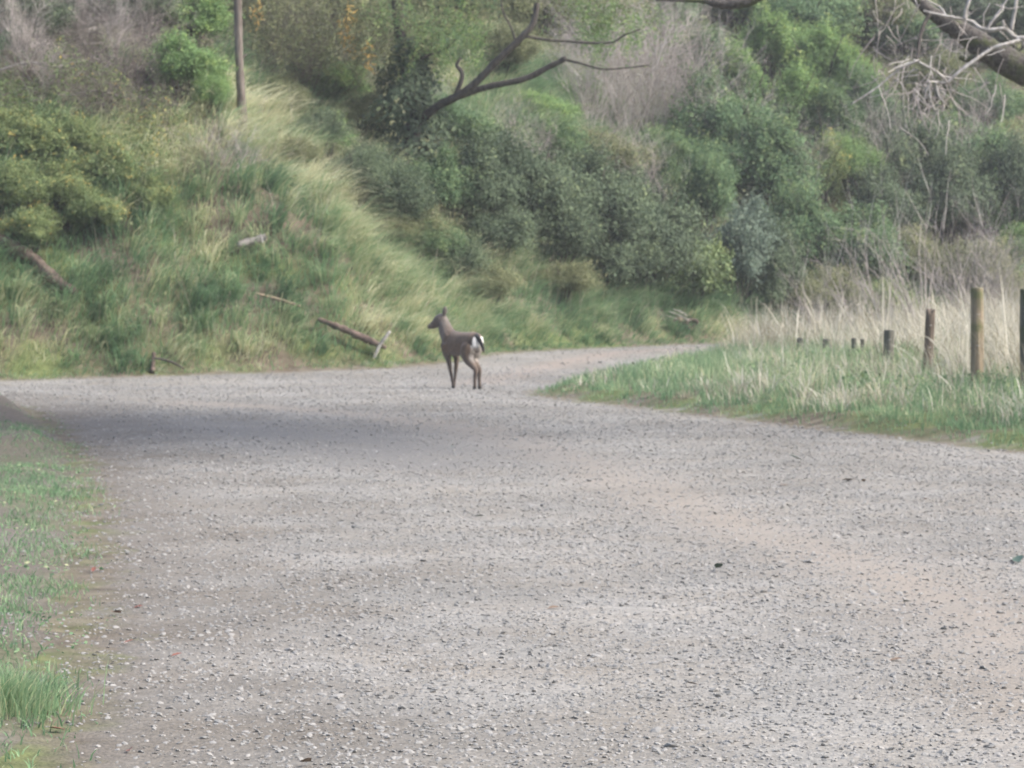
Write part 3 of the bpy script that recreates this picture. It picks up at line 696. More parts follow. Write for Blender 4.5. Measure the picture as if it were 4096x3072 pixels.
def weeds():
    mb=MB(); x,y,z,c,d,px,row=scatter(160000,-12,-4,46,56)
    area=np.clip(sstep(-x,5.3,7.0)*sstep(d,2.6,3.6)*sstep(d,5.6,4.8),0,1)
    k=(c==1)&(rng.random(len(x))<.9*area*sstep(fbm(x,y,1.2,121),.25,.5)); x,y,z=x[k],y[k],z[k]; n=len(x)
    hh=1.25*fbm(x,y,1.5,122)*np.sqrt(rng.random(n))
    leaves(mb,np.stack([x,y-.3*hh,z+hh],1),rng.standard_normal((n,3))*.7+np.array([0,-.4,.8]),rng.uniform(.04,.085,n),.45,np.clip(.42+.5*(fbm(x,y,1.1,123)-.5)+rng.normal(0,.22,n),0,1)); print('weeds',n)
    tag(mb.build('bank_weeds',M['yellow_leaf']),'tangled green and yellow weeds on the bank below the dead brush','weeds',kind='stuff')
    mb=MB(); x,y,z,c,d,px,row=scatter(9000,-12,-4,47,62); k=(c==1)&(rng.random(len(x))<brushy(x,d)); x,y,z=x[k],y[k],z[k]; n=len(x)
    for i in range(min(n,3200)):
        a=rng.uniform(0,6.28); L=rng.uniform(.25,.9); dv=np.array([math.cos(a),math.sin(a)*.6,rng.normal(0,.3)])*L*.5; q=np.array([x[i],y[i],z[i]+rng.uniform(.02,.35)])
        tube(mb,[q-dv,q+rng.normal(0,.05,3),q+dv],[.009,.008,.004],3,1,0,float(np.clip(rng.normal(.45,.22),0,1)),False,False)
    tag(mb.build('twig_litter',M['twig_brush']),'mat of fallen grey-brown twigs over the upper bank','twigs',kind='stuff')
weeds()

# undergrowth covering the slope under and between the shrubs
def undergrowth():
    mb=MB(); x,y,z,c,d,px,row=scatter(420000,-15,17,48,86)
    spur=sstep(-x+.22*(y-50),-1.5,1.0)*(d<9)
    k=(c==1)&(d>1.8)&(row>-70)&(rng.random(len(x))<(1-.93*spur)*.55)
    x,y,z=x[k],y[k],z[k]; n=len(x)
    p=np.stack([x,y,z+np.abs(rng.normal(0,.4,n))*(.2+1.2*fbm(x,y,.8,101))],1)
    nr=rng.standard_normal((n,3))*.5+np.array([-.2,-.6,.8])
    t=np.clip(.1+.85*fbm(x,y,.5,102)+rng.normal(0,.15,n),0,1)
    leaves(mb,p,nr,rng.uniform(.06,.15,n),.45,t); print('undergrowth',n)
    o=mb.build('undergrowth',M['olive_leaf']); tag(o,'tangled leafy undergrowth covering the hillside between the shrubs','undergrowth',kind='stuff')
    mb=MB(); x,y,z,c,d,px,row=scatter(50000,-1,14,26,46)
    k=(c==2)&(d>1.3)&(rng.random(len(x))<.9*sstep(fbm(x,y,.9,105),.5,.62)*np.where(y<36,1,.3)); x,y,z=x[k],y[k],z[k]; n=len(x)
    leaves(mb,np.stack([x,y,z+rng.uniform(.05,.3,n)],1),rng.standard_normal((n,3))*.6+np.array([0,-.4,.9]),rng.uniform(.04,.09,n),.55,np.clip(rng.normal(.5,.2,n),0,1))
    if n: tag(mb.build('verge_weeds',M['mid_leaf']),'leafy green weeds growing at the foot of the fence posts','weeds',kind='stuff')
undergrowth()

# bare, twiggy bushes
TWS=[twig_mesh('twig_crown',11,2.6,.55,3,.015,31,7),twig_mesh('twig_crown',12,2.2,.8,3,.013,32,7),
     twig_mesh('twig_crown',12,2.4,.5,2,.016,33,4,.06,(-.3,0)),twig_mesh('twig_crown',14,1.6,1.6,3,.013,34,6,.2,(0,0),-.1)]
def bare(px,row,hpx,k,mat,label,group=None,name='bare_bush',D=None,rz=None,sxy=1.0):
    b=G(px,row) if D is None else np.array([(px-512)/FPX*D,D,H((px-512)/FPX*D,D)])
    h=(2.6,2.2,2.4,1.6)[k]; s=hpx/FPX*b[1]/(h*1.25)
    r=empty(name,b-np.array([0,0,.05]),rng.uniform(0,6.28) if rz is None else rz)
    f=obj('twig_crown',TWS[k],mat,r); f.scale=(s*sxy,s*sxy,s)
    return tag(r,label,'bush',group)
g7='leafless grey bushes above the thicket'; T7='leafless pale grey bush spreading fine twigs above the thicket'
for a in ((590,150,140,1),(625,160,170,0),(655,168,170,1),(680,160,150,0),(610,105,115,1),(650,100,115,0)):
    bare(*a,M['twig_grey'],T7,g7)
g8='grey dead brush on the upper bank'; T8='heap of grey dead brush lying on the upper bank'
for a in ((60,112,55,3),(110,105,60,3),(150,118,50,3),(30,88,60,3),(85,78,60,3),(135,85,60,3),(50,55,65,3),(95,45,70,3),(150,60,60,3),(20,50,60,3),(120,125,40,3)):
    bare(*a,M['twig_brush'],T8,g8,'dead_brush',sxy=1.5)
bare(230,170,55,3,M['twig_grey'],'low mat of brown dead twigs on the grass left of the bare pole',name='dead_brush',sxy=1.4)
bare(205,190,50,1,M['twig_dark'],'thin dark sapling stems standing in the tan grass')
for a in ((268,100,95,0),(290,108,110,1),(330,105,110,1),(375,118,100,0)):
    bare(*a,M['twig_dark'],'leafless dark sapling clump in the gap between bare pole and ivy-clad trunk','leafless saplings between pole and ivy trunk')
bare(310,112,90,0,M['twig_dark'],'dark leafless sapling clump between the pole and the ivy-clad trunk')
bare(345,120,95,0,M['twig_dark'],'slender dark leafless sapling beside the ivy-clad trunk')
g9='bleached bare stems behind the verge'; T9='bleached bare stems fanning up behind the straw verge'
for a in ((890,330,135,2,0.2),(925,328,150,2,-.2),(965,320,150,2,.5),(1000,320,120,1,2),(860,318,110,2,.1),(905,190,70,0,1),(820,318,95,2,.3),(985,318,95,2,-.4)):
    bare(*a[:4],M['twig_grey'],T9,g9,rz=a[4],D=None if a[1]<200 else 50.5+ (a[0]%7)*.5)
bare(900,60,75,3,M['twig_grey'],'tangle of pale dead twigs on the slope left of the great limb',name='dead_brush',sxy=1.4)
bare(940,100,70,3,M['twig_grey'],'hanging tangle of grey dead twigs beneath the great limb',name='dead_brush',sxy=1.3)
bare(800,55,60,3,M['twig_grey'],'small patch of pale dead twigs among the vine curtains',name='dead_brush')

for a,lb in (((520,200,95,0),'fine dead twigs poking out of the thicket below the lower bare limb'),((632,235,110,1),'fine dead twigs in the thicket left of the pale-tipped shrub'),((722,190,110,0),'fine dead twigs below the vine curtains'),
             ((790,225,100,1),'fine dead twigs beside the blue-green rounded shrub'),((870,215,110,0),'fine dead twigs left of the thin pale stems'),((965,210,110,1),'fine dead twigs under the great leaning limb'),((440,150,80,0),'fine dead twigs at the fork of the bare limbs')):
    bare(*a,M['twig_grey'],lb)
for a in ((25,70,95,0),(70,60,95,1),(115,62,90,0),(150,40,80,1),(45,100,70,1)):
    bare(*a,M['twig_grey'],'upright leafless grey bush standing in the dead brush at the hilltop','upright grey bushes in the dead brush')

# ------------------------------------------------------------------ trees, limbs, logs
def limb(parent,name,pts,wpx,mat,D,n=8,jit=.06,dz=0.0,origin=None):
    """pts (px,row[,extra depth]); widths in pixels at depth D; world size = width*D/FPX"""
    mb=MB(); q=[P(p[0],p[1],D+(p[2] if len(p)>2 else 0)) for p in pts]
    q=np.array(q)-(np.array(origin) if origin is not None else 0)
    rad=np.interp(np.linspace(0,1,len(q)),np.linspace(0,1,len(wpx)),wpx)/FPX*D*.5
    tube(mb,q,rad,n,5,jit); return mb.build(name,mat,parent,True)

# forked tree with ivy trunk in the gully
Dt=57.0; b=np.array([(408-512)/FPX*Dt,Dt,0]); b[2]=H(b[0],b[1])
t=empty('forked_tree',b)
limb(t,'trunk',[(408,185),(410,150),(414,120),(408,85),(402,50),(398,10),(395,-40)],(17,15,12,10),M['bark_dark'],Dt,10,origin=b)
l1=limb(t,'limb',[(412,128),(436,108,-.4),(455,98,-.8),(474,85,-1.0),(499,60,-1.2),(524,36,-1.3),(533,24,-1.3),(537,4,-1.3)],(10,8.5,8,6.5,5),M['bark_dark'],Dt,origin=b)
l2=limb(t,'limb',[(448,101),(486,88,-.2),(523,80,-.4),(550,67,-.5),(566,59,-.6)],(7,6.5,6,5.5),M['bark_dark'],Dt,origin=b)
limb(l2,'branch',[(564,60,-.6),(580,64,-.7),(606,70,-.8),(649,66,-.9)],(3,2,1.5),M['bark_dark'],Dt,5,origin=b)
limb(l1,'branch',[(454,99,-.8),(461,82,-.9),(462,73,-.9),(457,66,-.9),(461,58,-.9)],(5,4.5,4,2.5),M['bark_dark'],Dt,6,origin=b)
limb(l1,'branch',[(516,43,-1.25),(511,28,-1.2),(503,12,-1.2),(500,-10,-1.2)],(2.6,2,1.5),M['bark_dark'],Dt,5,origin=b)
limb(l1,'branch',[(524,37,-1.3),(550,41,-1.3),(606,44,-1.3),(624,36,-1.3),(640,30,-1.3)],(3,2.4,1.6),M['bark_dark'],Dt,5,origin=b)
limb(t,'branch',[(404,70),(425,58),(445,50),(456,40)],(4,3,2),M['bark_dark'],Dt,5,origin=b)
mb=MB(); n=5200; u=rng.random(n); rw=40+u*125; a=rng.uniform(0,6.283,n)
rr=(.22+.30*sstep(rw,50,120))*rng.uniform(.7,1.25,n)*(1+.35*np.sin(rw/9+a*2))
pc=np.stack([(408-512)/FPX*Dt+rr*np.cos(a)*1.25,Dt+rr*np.sin(a),CAMZ+(HROW-rw)/FPX*Dt],1)-b
leaves(mb,pc,np.stack([np.cos(a),np.sin(a),np.full(n,.5)],1)+rng.normal(0,.4,(n,3)),rng.uniform(.06,.13,n),.7,np.clip(.35+.25*np.sin(rw/14+a*3)+rng.normal(0,.18,n),0,1))
mb.build('ivy',M['dark_leaf'],t)

# willowy crown hanging in at the top
def hanging(parent,spots,per,size,mat,name,asp=.18,length=(.5,1.1)):
    mb=MB()
    for (px,row,sp) in spots:
        for k in range(per):
            q=P(px+rng.normal(0,sp),row+rng.normal(0,sp*.45),Dt+rng.normal(0,.7))-b
            m=rng.integers(14,30); tt=np.sort(rng.random(m)); L=rng.uniform(*length)
            dr=np.array([rng.normal(0,.25),rng.normal(0,.25),-1.0])
            p=q+dr*(tt*L)[:,None]+rng.normal(0,.035,(m,3))
            nr=rng.standard_normal((m,3))+np.array([0,-.3,.2])
            leaves(mb,p,nr,size*rng.uniform(.6,1.3,m),asp,np.clip(rng.normal(.5,.2,m)+rng.normal(0,.12),0,1))
    tag(mb.build(name,mat,parent),kind='stuff')
hanging(t,[(262,0,16),(300,-4,20),(345,-6,22),(390,-12,24),(440,-8,20),(485,-14,20),(530,-18,22),(580,-12,22),(620,-8,18),(425,14,14),(370,14,16),(318,14,18),(290,25,14),(262,30,12),(340,30,14),(385,30,12)],36,.11,M['olive_leaf'],'crown')
hanging(t,[(425,22,12),(470,24,10),(585,-4,14),(610,4,16),(395,0,14),(450,2,16),(600,18,12),(640,10,14),(440,34,10)],34,.10,M['bright_leaf'],'crown')
hanging(t,[(349,22,4),(356,36,3.2),(368,44,3.2),(345,6,5),(262,4,4)],2,.15,M['orange_leaf'],'yellow_leaf_spray',.22,(.25,.6))
tag(t,'ivy-clad tree with two long bare forked limbs and hanging crown','tree')

# bare pole-like trunk
Dp=57.5; b2=G(243,140); Dp=b2[1]
t2=empty('bare_tree',b2)
limb(t2,'trunk',[(244,148),(243,120),(241,80),(239.5,40),(239,0),(238,-60)],(10.5,9,8,7),M['bark_brown'],Dp,10,.05,origin=b2)
limb(t2,'branch_stub',[(241,62),(245,57),(247,55)],(3,2),M['bark_brown'],Dp,5,origin=b2)
tag(t2,'tall straight bare brown trunk rising from the grassy bank','tree')

def log(name,pts,wpx,mat,label,lift=0.0,branches=(),n=10,jit=.16,cat='log',off=0.0,group=None):
    g=[G(p[0],p[1]) for p in pts]; D=np.mean([q[1] for q in g]); o0=g[0]
    r=empty(name,o0); mb=MB()
    q=np.array([P(p[0],p[1],gg[1]-off) for p,gg in zip(pts,g)])-o0
    q[:,2]+=lift
    rad=np.interp(np.linspace(0,1,len(q)),np.linspace(0,1,len(wpx)),wpx)/FPX*D*.5
    tube(mb,q,rad,n,5,jit); bd=mb.build('log_body' if cat=='log' else 'stick_body',mat,r,True)
    for bp,bw,bm in branches:
        mb=MB(); qq=np.array([P(p[0],p[1],D-off-.1) for p in bp])-o0
        rad=np.interp(np.linspace(0,1,len(qq)),np.linspace(0,1,len(bw)),bw)/FPX*D*.5
        tube(mb,qq,rad,6,4,.06); mb.build('branch',bm,bd,True)
    return tag(r,label,cat,group)
log('fallen_log',[(-8,242),(15,255),(35,268),(56,287),(76,300)],(13,14,12,7),M['log_rot'],'thick dark rotten log lying down the grassy bank',.12,off=.12)
log('fallen_log',[(318,326),(336,333),(352,340),(370,348),(386,355)],(4,6,7,7,4),M['log_rot'],'dark fallen log with a pale side branch at the foot of the bank',.12,off=.24,
    branches=[([(374,358),(379,347),(385,338),(390,331)],(3,3.5,3.5,2.5),M['bark_pale'])])
log('fallen_log',[(238,251),(252,247),(266,243)],(6,8,7),M['bark_grey'],'short weathered grey log in the tan grass of the bank',.1,off=.24,branches=[([(263,243),(262,238),(261,234)],(2,1.2),M['bark_pale'])])
log('fallen_branch',[(255,302),(278,308),(301,315)],(2.5,3.5,2.5),M['bark_tan'],'pinkish brown branch lying across the green bank grass',.15,off=.24,cat='branch')
log('fallen_branch',[(314,160),(302,182),(290,205)],(2.2,3,2.5),M['bark_tan'],'straight tan branch leaning on the brow of the bank',.1,off=.24,cat='branch')
log('fallen_branch',[(404,144),(398,163),(386,176),(378,187),(377,203)],(2.5,3.8,4.2,3.5,3),M['bark_pale'],'pale crooked dead branch at the gully mouth',.1,off=.5,branches=[([(397,165),(404,164),(409,162)],(2,1.5),M['bark_pale'])],cat='branch')
log('fallen_branch',[(285,66),(272,90),(258,113)],(8,8,7),M['bark_brown'],'stout brown branch propped beside the bare trunk',.0,off=.5,cat='branch')
log('broken_stump',[(250,108),(249.5,92),(249,76)],(5,5,4),M['bark_dark'],'short dark broken stem next to the bare trunk',.0,off=.3,cat='stump')
log('fallen_branch',[(152,372),(153,362),(154,353)],(5,4,4),M['log_rot'],'small broken snag at the road edge below the bank',.0,off=.15,branches=[([(154,358),(166,360),(176,364),(184,369)],(2.5,2.5,2),M['bark_dark'])],cat='branch')
log('fallen_branch',[(38,52),(56,38),(78,36),(100,31),(122,22)],(2,3,3.2,3,1.5),M['bark_pale'],'long pale dead branch lying over the dead brush',.05,off=.4,cat='branch')
log('fallen_branch',[(20,45),(45,44),(70,46),(105,44)],(2,3,3,2),M['bark_pale'],'curved pale dead branch low in the dead brush',.0,off=.4,cat='branch')

for k,(pp,ww) in enumerate((([(0,70),(30,62),(60,66),(95,58),(130,60)],(2,3,3,1.5)),([(60,20),(85,12),(105,20),(135,8),(160,12)],(2,3,2)),
    ([(100,75),(112,60),(118,40),(132,25)],(2.5,2.5,1.2)),([(35,30),(20,15),(5,8)],(3,2,1.2)),([(70,95),(100,90),(130,98),(160,90)],(1.5,2.5,1.2)),([(125,45),(140,38),(158,42),(175,30)],(2,3,1.5)))):
    log('fallen_branch',pp,ww,M['bark_grey'],'long grey dead branch tangled in the dead brush on the upper bank',-.02,off=.4,cat='branch',group='grey branches in the dead brush')

# hollow log end in the cut bank
b4=G(684,331); r=empty('hollow_log',b4)
mb=MB(); D4=b4[1]; dirv=np.array([.55,-.75,.05]); dirv/=np.linalg.norm(dirv)
for rad_o,rad_i in ((.17,.125),):
    a=np.arange(14)/14*2*np.pi; side=np.cross(dirv,[0,0,1.0]); side/=np.linalg.norm(side); upv=np.cross(side,dirv)
    rings=[]
    for s_,rd in ((-.7,.13),(-.3,.17),(.05,.165),(.12,.16),(.12,.12),(-.5,.10)):
        rings.append(np.array([.12,0,.14])+dirv*s_+(np.cos(a)[:,None]*side+np.sin(a)[:,None]*upv*.8)*(rd*(1+.12*np.sin(3*a+s_*4)))[:,None])
    V=np.concatenate(rings); F=[]
    for i in range(5):
        for j in range(14): F.append([i*14+j,i*14+(j+1)%14,(i+1)*14+(j+1)%14,(i+1)*14+j])
    mb.add(V,[[70+0,70+j,70+j+1] for j in range(1,13)],F,.5)
mb.build('log_body',M['log_rot'],r,True)
mb=MB()
for k in range(26):
    q=np.array([rng.uniform(-.95,.1),rng.uniform(-.15,.35),rng.uniform(-.02,.32)]); rd=rng.uniform(.05,.16)
    tube(mb,[q-[rd,0,0],q-[rd*.4,0,0],q+[rd*.4,0,0.02],q+[rd,0,0]],[rd*.35,rd*.8,rd*.75,rd*.3],6,1,.25,.5,True,False)
mb.build('earth_clods',M['soil'],r,True)
for (x0,z0,x1,z1) in ((-.35,.42,.1,.22),(-.25,.46,.05,.33),(-.5,.34,-.15,.25)):
    mb=MB(); tube(mb,[(x0,-.2,z0),((x0+x1)/2,-.25,(z0+z1)/2+.02),(x1,-.28,z1)],[.014,.016,.01],5,3); mb.build('pale_stick',M['bark_pale'],r,True)
tag(r,'dark hollow log end in a patch of bare earth under the thicket','log')

# great leaning tree at the right; its trunk stands just out of view
Dg=44.0; bt=np.array([(1195-512)/FPX*Dg,Dg+1.5,0]); bt[2]=H(bt[0],bt[1])
t=empty('leaning_tree',bt)
limb(t,'trunk',[(1195,345,1.5),(1192,270,1.4),(1186,190,1.2),(1182,120,1),(1188,40,1),(1200,-60,1)],(52,44,40,34,26),M['bark_limb'],Dg,14,origin=bt)
gl=limb(t,'limb',[(1186,190,1.2),(1140,140,.8),(1085,98,.4),(1040,76,.1),(1012,66),(985,50),(962,34),(942,22),(922,7),(900,-16),(870,-40)],(36,34,32,30,28,23,17,12,9,7),M['bark_limb'],Dg,14,.05,origin=bt)
limb(t,'limb',[(1190,60,1),(1100,-20,.6),(900,-62,.2),(800,-38),(758,-3),(738,4),(718,4.5),(702,2),(680,1.5),(655,1)],(22,18,14,12,12,11,10,5,3.5,2),M['bark_limb'],Dg,10,.06,origin=bt)
for pts,wp,mt in (
  ([(922,12,-.3),(944,17,-.3),(969,22,-.3),(977,28,-.35),(988,31,-.4),(1003,30,-.4),(1015,39,-.4),(1030,41,-.4),(1090,70,0)],(2,3,3.5,4.5,4,5,4.5,5),'bark_pale'),
  ([(1022,40,-.4),(1005,45,-.5),(988,51,-.5),(960,71,-.6),(946,83,-.6),(934,82,-.6)],(4,4,3.5,3,2),'bark_pale'),
  ([(946,83,-.6),(936,73,-.6),(918,63,-.6),(912,60,-.6)],(3,2.5,2),'bark_pale'),
  ([(918,61,-.6),(905,66,-.6),(892,75,-.5),(875,89,-.5),(850,105,-.5)],(2.5,2.2,1.6),'bark_pale'),
  ([(929,14,-.2),(922,27,-.3),(918,42,-.4),(917,53,-.5),(915,60,-.6)],(4,4.2,3.2,2.4),'bark_dark'),
  ([(963,20,-.3),(965,9,-.3),(969,-2,-.3),(974,-25,-.3)],(4,3.5,3),'bark_pale'),
  ([(1010,31,-.4),(1012,18,-.4),(1014,8,-.4),(1016,-20,-.4)],(4,3.5,3.5),'bark_pale'),
  ([(985,31,-.4),(992,20,-.4),(1002,6,-.4),(1010,-8,-.4)],(3,2.2,1.5),'bark_pale'),
  ([(1003,31,-.4),(1002,25,-.4),(1001,21,-.4)],(3.2,2.2),'bark_pale'),
  ([(944,17,-.3),(938,8,-.2),(925,1,-.2),(915,-12,-.2)],(2.6,2,1.5),'bark_pale'),
  ([(930,82,-.6),(925,92,-.6),(923,104,-.6)],(2.4,1.8,1.2),'bark_pale'),
  ([(934,82,-.6),(937,95,-.6),(943,104,-.6),(941,113,-.6)],(2.4,1.8,1.2),'bark_pale'),
  ([(928,82,-.6),(929,98,-.6),(934,112,-.6)],(2.2,1.6,1),'bark_pale'),
  ([(990,49,-.5),(976,58,-.3),(965,60,-.2),(958,58,-.2)],(5,7,6,4),'bark_limb'),
  ([(1020,41,-.4),(1026,52,-.4),(1034,66,-.4)],(4,3,3),'bark_pale')):
    limb(gl,'dead_branch',pts,wp,M[mt],Dg,7,.05,origin=bt)
mb=MB(); g=np.random.default_rng(77)
for k in range(150):
    q=P(g.uniform(868,1010),g.uniform(-10,110),Dg+g.normal(-.3,.5))-bt
    if k<60: q=P(g.normal(925,16),g.normal(88,14),Dg+g.normal(-.5,.3))-bt
    d=np.array([g.normal(0,.6),g.normal(0,.4),-g.uniform(.2,1)]); d/=np.linalg.norm(d); L=g.uniform(.25,.8)
    pp=[q]; 
    for i in range(4): d=d+g.normal(0,.22,3); d/=np.linalg.norm(d); pp.append(pp[-1]+d*L/4)
    tube(mb,np.array(pp),np.linspace(.009,.004,5),4,1,0,float(g.uniform(.2,.9)),False,False)
tag(mb.build('twigs',M['twig_grey'],t),kind='stuff')
tag(t,'great tree with thick dark leaning limb and bleached dead branches','tree')

bs=np.array([9.4,29.0,0]); bs[2]=H(bs[0],bs[1]); t=empty('unseen_shade_tree',bs)  # added tree out of view, its crown set to cast shade across the road
mb=MB(); tube(mb,np.array([(0,0,-.3),(-.1,0,2),(-.5,.1,4.5),(-1.4,.2,7),(-2.6,.4,9.5)]),[.34,.28,.24,.19,.10],12,5,.06); mb.build('trunk',M['bark_limb'],t,True)
for q in ((-4.2,.2,9.6),(-6.4,-1.6,10.2),(-2.4,-2.6,10.6),(-3.0,2.6,10.4),(-6.6,1.6,9.8),(-5.0,-3.4,10.8)):
    mb=MB(); q=np.array(q); st=np.array((-1.4,.2,7.0)); tube(mb,[st,st*.55+q*.45+np.array([0,0,.4]),q],[.13,.09,.04],8,4,.06); mb.build('limb',M['bark_limb'],t,True)
    f=obj('crown',CR[len(t.children)%3],M['mid_leaf'],t); f.location=q+np.array([0,0,-1.5]); f.scale=(1.9,1.9,1.5); f.rotation_euler=(0,0,q[0])
tag(t,'unseen leafy tree added beside the road, crown placed to shade the gravel','tree')

# tall bleached dead stems standing behind the verge
for i,(pts,wp,lb) in enumerate((
  ([(898,190),(900,172),(903,140),(905,124)],(3.2,3,2),'tall thin pale stem standing before the shaded hollow'),
  ([(895,192),(895,176),(894,162)],(2.6,2),'short pale stem beside the tall thin pale stem'),
  ([(905,196),(893,184),(882,170),(872,157)],(2.6,2.4,1.5),'pale stem slanting left below the shaded hollow'),
  ([(925,200),(921,182),(917,165),(915,155)],(2,1.8,1.2),'thin pale stem right of the shaded hollow'))):
    Dd=G(pts[0][0],pts[0][1]+14)[1]-.2; X=(pts[0][0]-512)/FPX*Dd; bb=np.array([X,Dd,H(X,Dd)]); r=empty('dead_sapling',bb)
    foot=[(pts[0][0]+1,HROW-(bb[2]-.1-CAMZ)/Dd*FPX)]
    limb(r,'stem',foot+list(pts),(wp[0]*1.1,)+tuple(wp),M['bark_pale'],Dd,6,origin=bb); tag(r,lb,'sapling')

# ------------------------------------------------------------------ fence posts
def post(px,top,D,dia,mat,label,rough_top=False,tilt=(0,0),group=None):
    X=(px-512)/FPX*D; z0=H(X,D); zt=CAMZ+(HROW-top)/FPX*D; h=zt-z0
    r=empty('fence_post',(X,D,z0)); mb=MB(); n=16; a=np.arange(n)/n*2*np.pi
    hs=[-.35,0,h*.3,h*.6,h*.85,h-.015,h]; V=[]
    for i,hz in enumerate(hs):
        rd=dia/2*(1.03-.06*max(hz,0)/h)*(1+.035*np.sin(3*a+i)+.02*rng.standard_normal(n))
        if i==len(hs)-1: rd=rd*.93
        zz=np.full(n,hz)
        if rough_top and i>=len(hs)-2: zz=hz-.09*np.abs(np.sin(1.5*a+1))+rng.normal(0,.012,n)
        V.append(np.stack([rd*np.cos(a)+tilt[0]*hz,rd*np.sin(a)+tilt[1]*hz,zz],1))
    V=np.concatenate(V); F=[[i*n+j,i*n+(j+1)%n,(i+1)*n+(j+1)%n,(i+1)*n+j] for i in range(len(hs)-1) for j in range(n)]
    V=np.concatenate([V,[[tilt[0]*h,tilt[1]*h,h-(.06 if rough_top else 0)+.004]]]); c=len(V)-1; k=(len(hs)-1)*n
    mb.add(V,[[c,k+j,k+(j+1)%n] for j in range(n)],F)
    shaft=mb.build('post_shaft',mat,r,False)
    # staples holding the wire
    for hz in (h*.45,h*.75):
        mb=MB(); y=-dia/2*1.02; tube(mb,[(-.018+tilt[0]*hz,y,hz),(-.016+tilt[0]*hz,y-.012,hz),(.016+tilt[0]*hz,y-.012,hz),(.018+tilt[0]*hz,y,hz)],[.003]*4,5,2,0)
        mb.build('wire_staple',M['wire'],shaft)
    return tag(r,label,'fence post',group)
m,n_,out=new_mat('wire'); p_=n_.nodes.new('ShaderNodeBsdfPrincipled'); p_.inputs['Base Color'].default_value=(.42,.42,.41,1); p_.inputs['Metallic'].default_value=.7; p_.inputs['Roughness'].default_value=.5
n_.links.new(p_.outputs[0],out.inputs[0]); M['wire']=m
post(977,288,34.0,.155,M['post'],'tall round fence post with a sunlit tan side, flat sawn top')
post(1027,289,33.0,.17,M['post_old'],'tall dark green-grey fence post where the fence begins')
post(927,307,36.5,.125,M['post_brown'],'broken brown fence post half buried in straw',True,(.05,0))
post(888,330,38.5,.145,M['post_old'],'short grey fence post next beyond the broken brown post',False,(.03,0))
post(854,338,41.0,.075,M['post_old'],'thin grey stake, right one of the close pair in the straw')
post(862.5,339,41.2,.06,M['post_old'],'thin grey stake, slimmer one of the close pair in the straw')
post(827,339,43.5,.13,M['post_old'],'short stout grey fence post beyond the close pair of stakes')
post(801,338,46.0,.11,M['post_old'],'farthest small fence post nearly hidden by straw',False,(-.04,0))

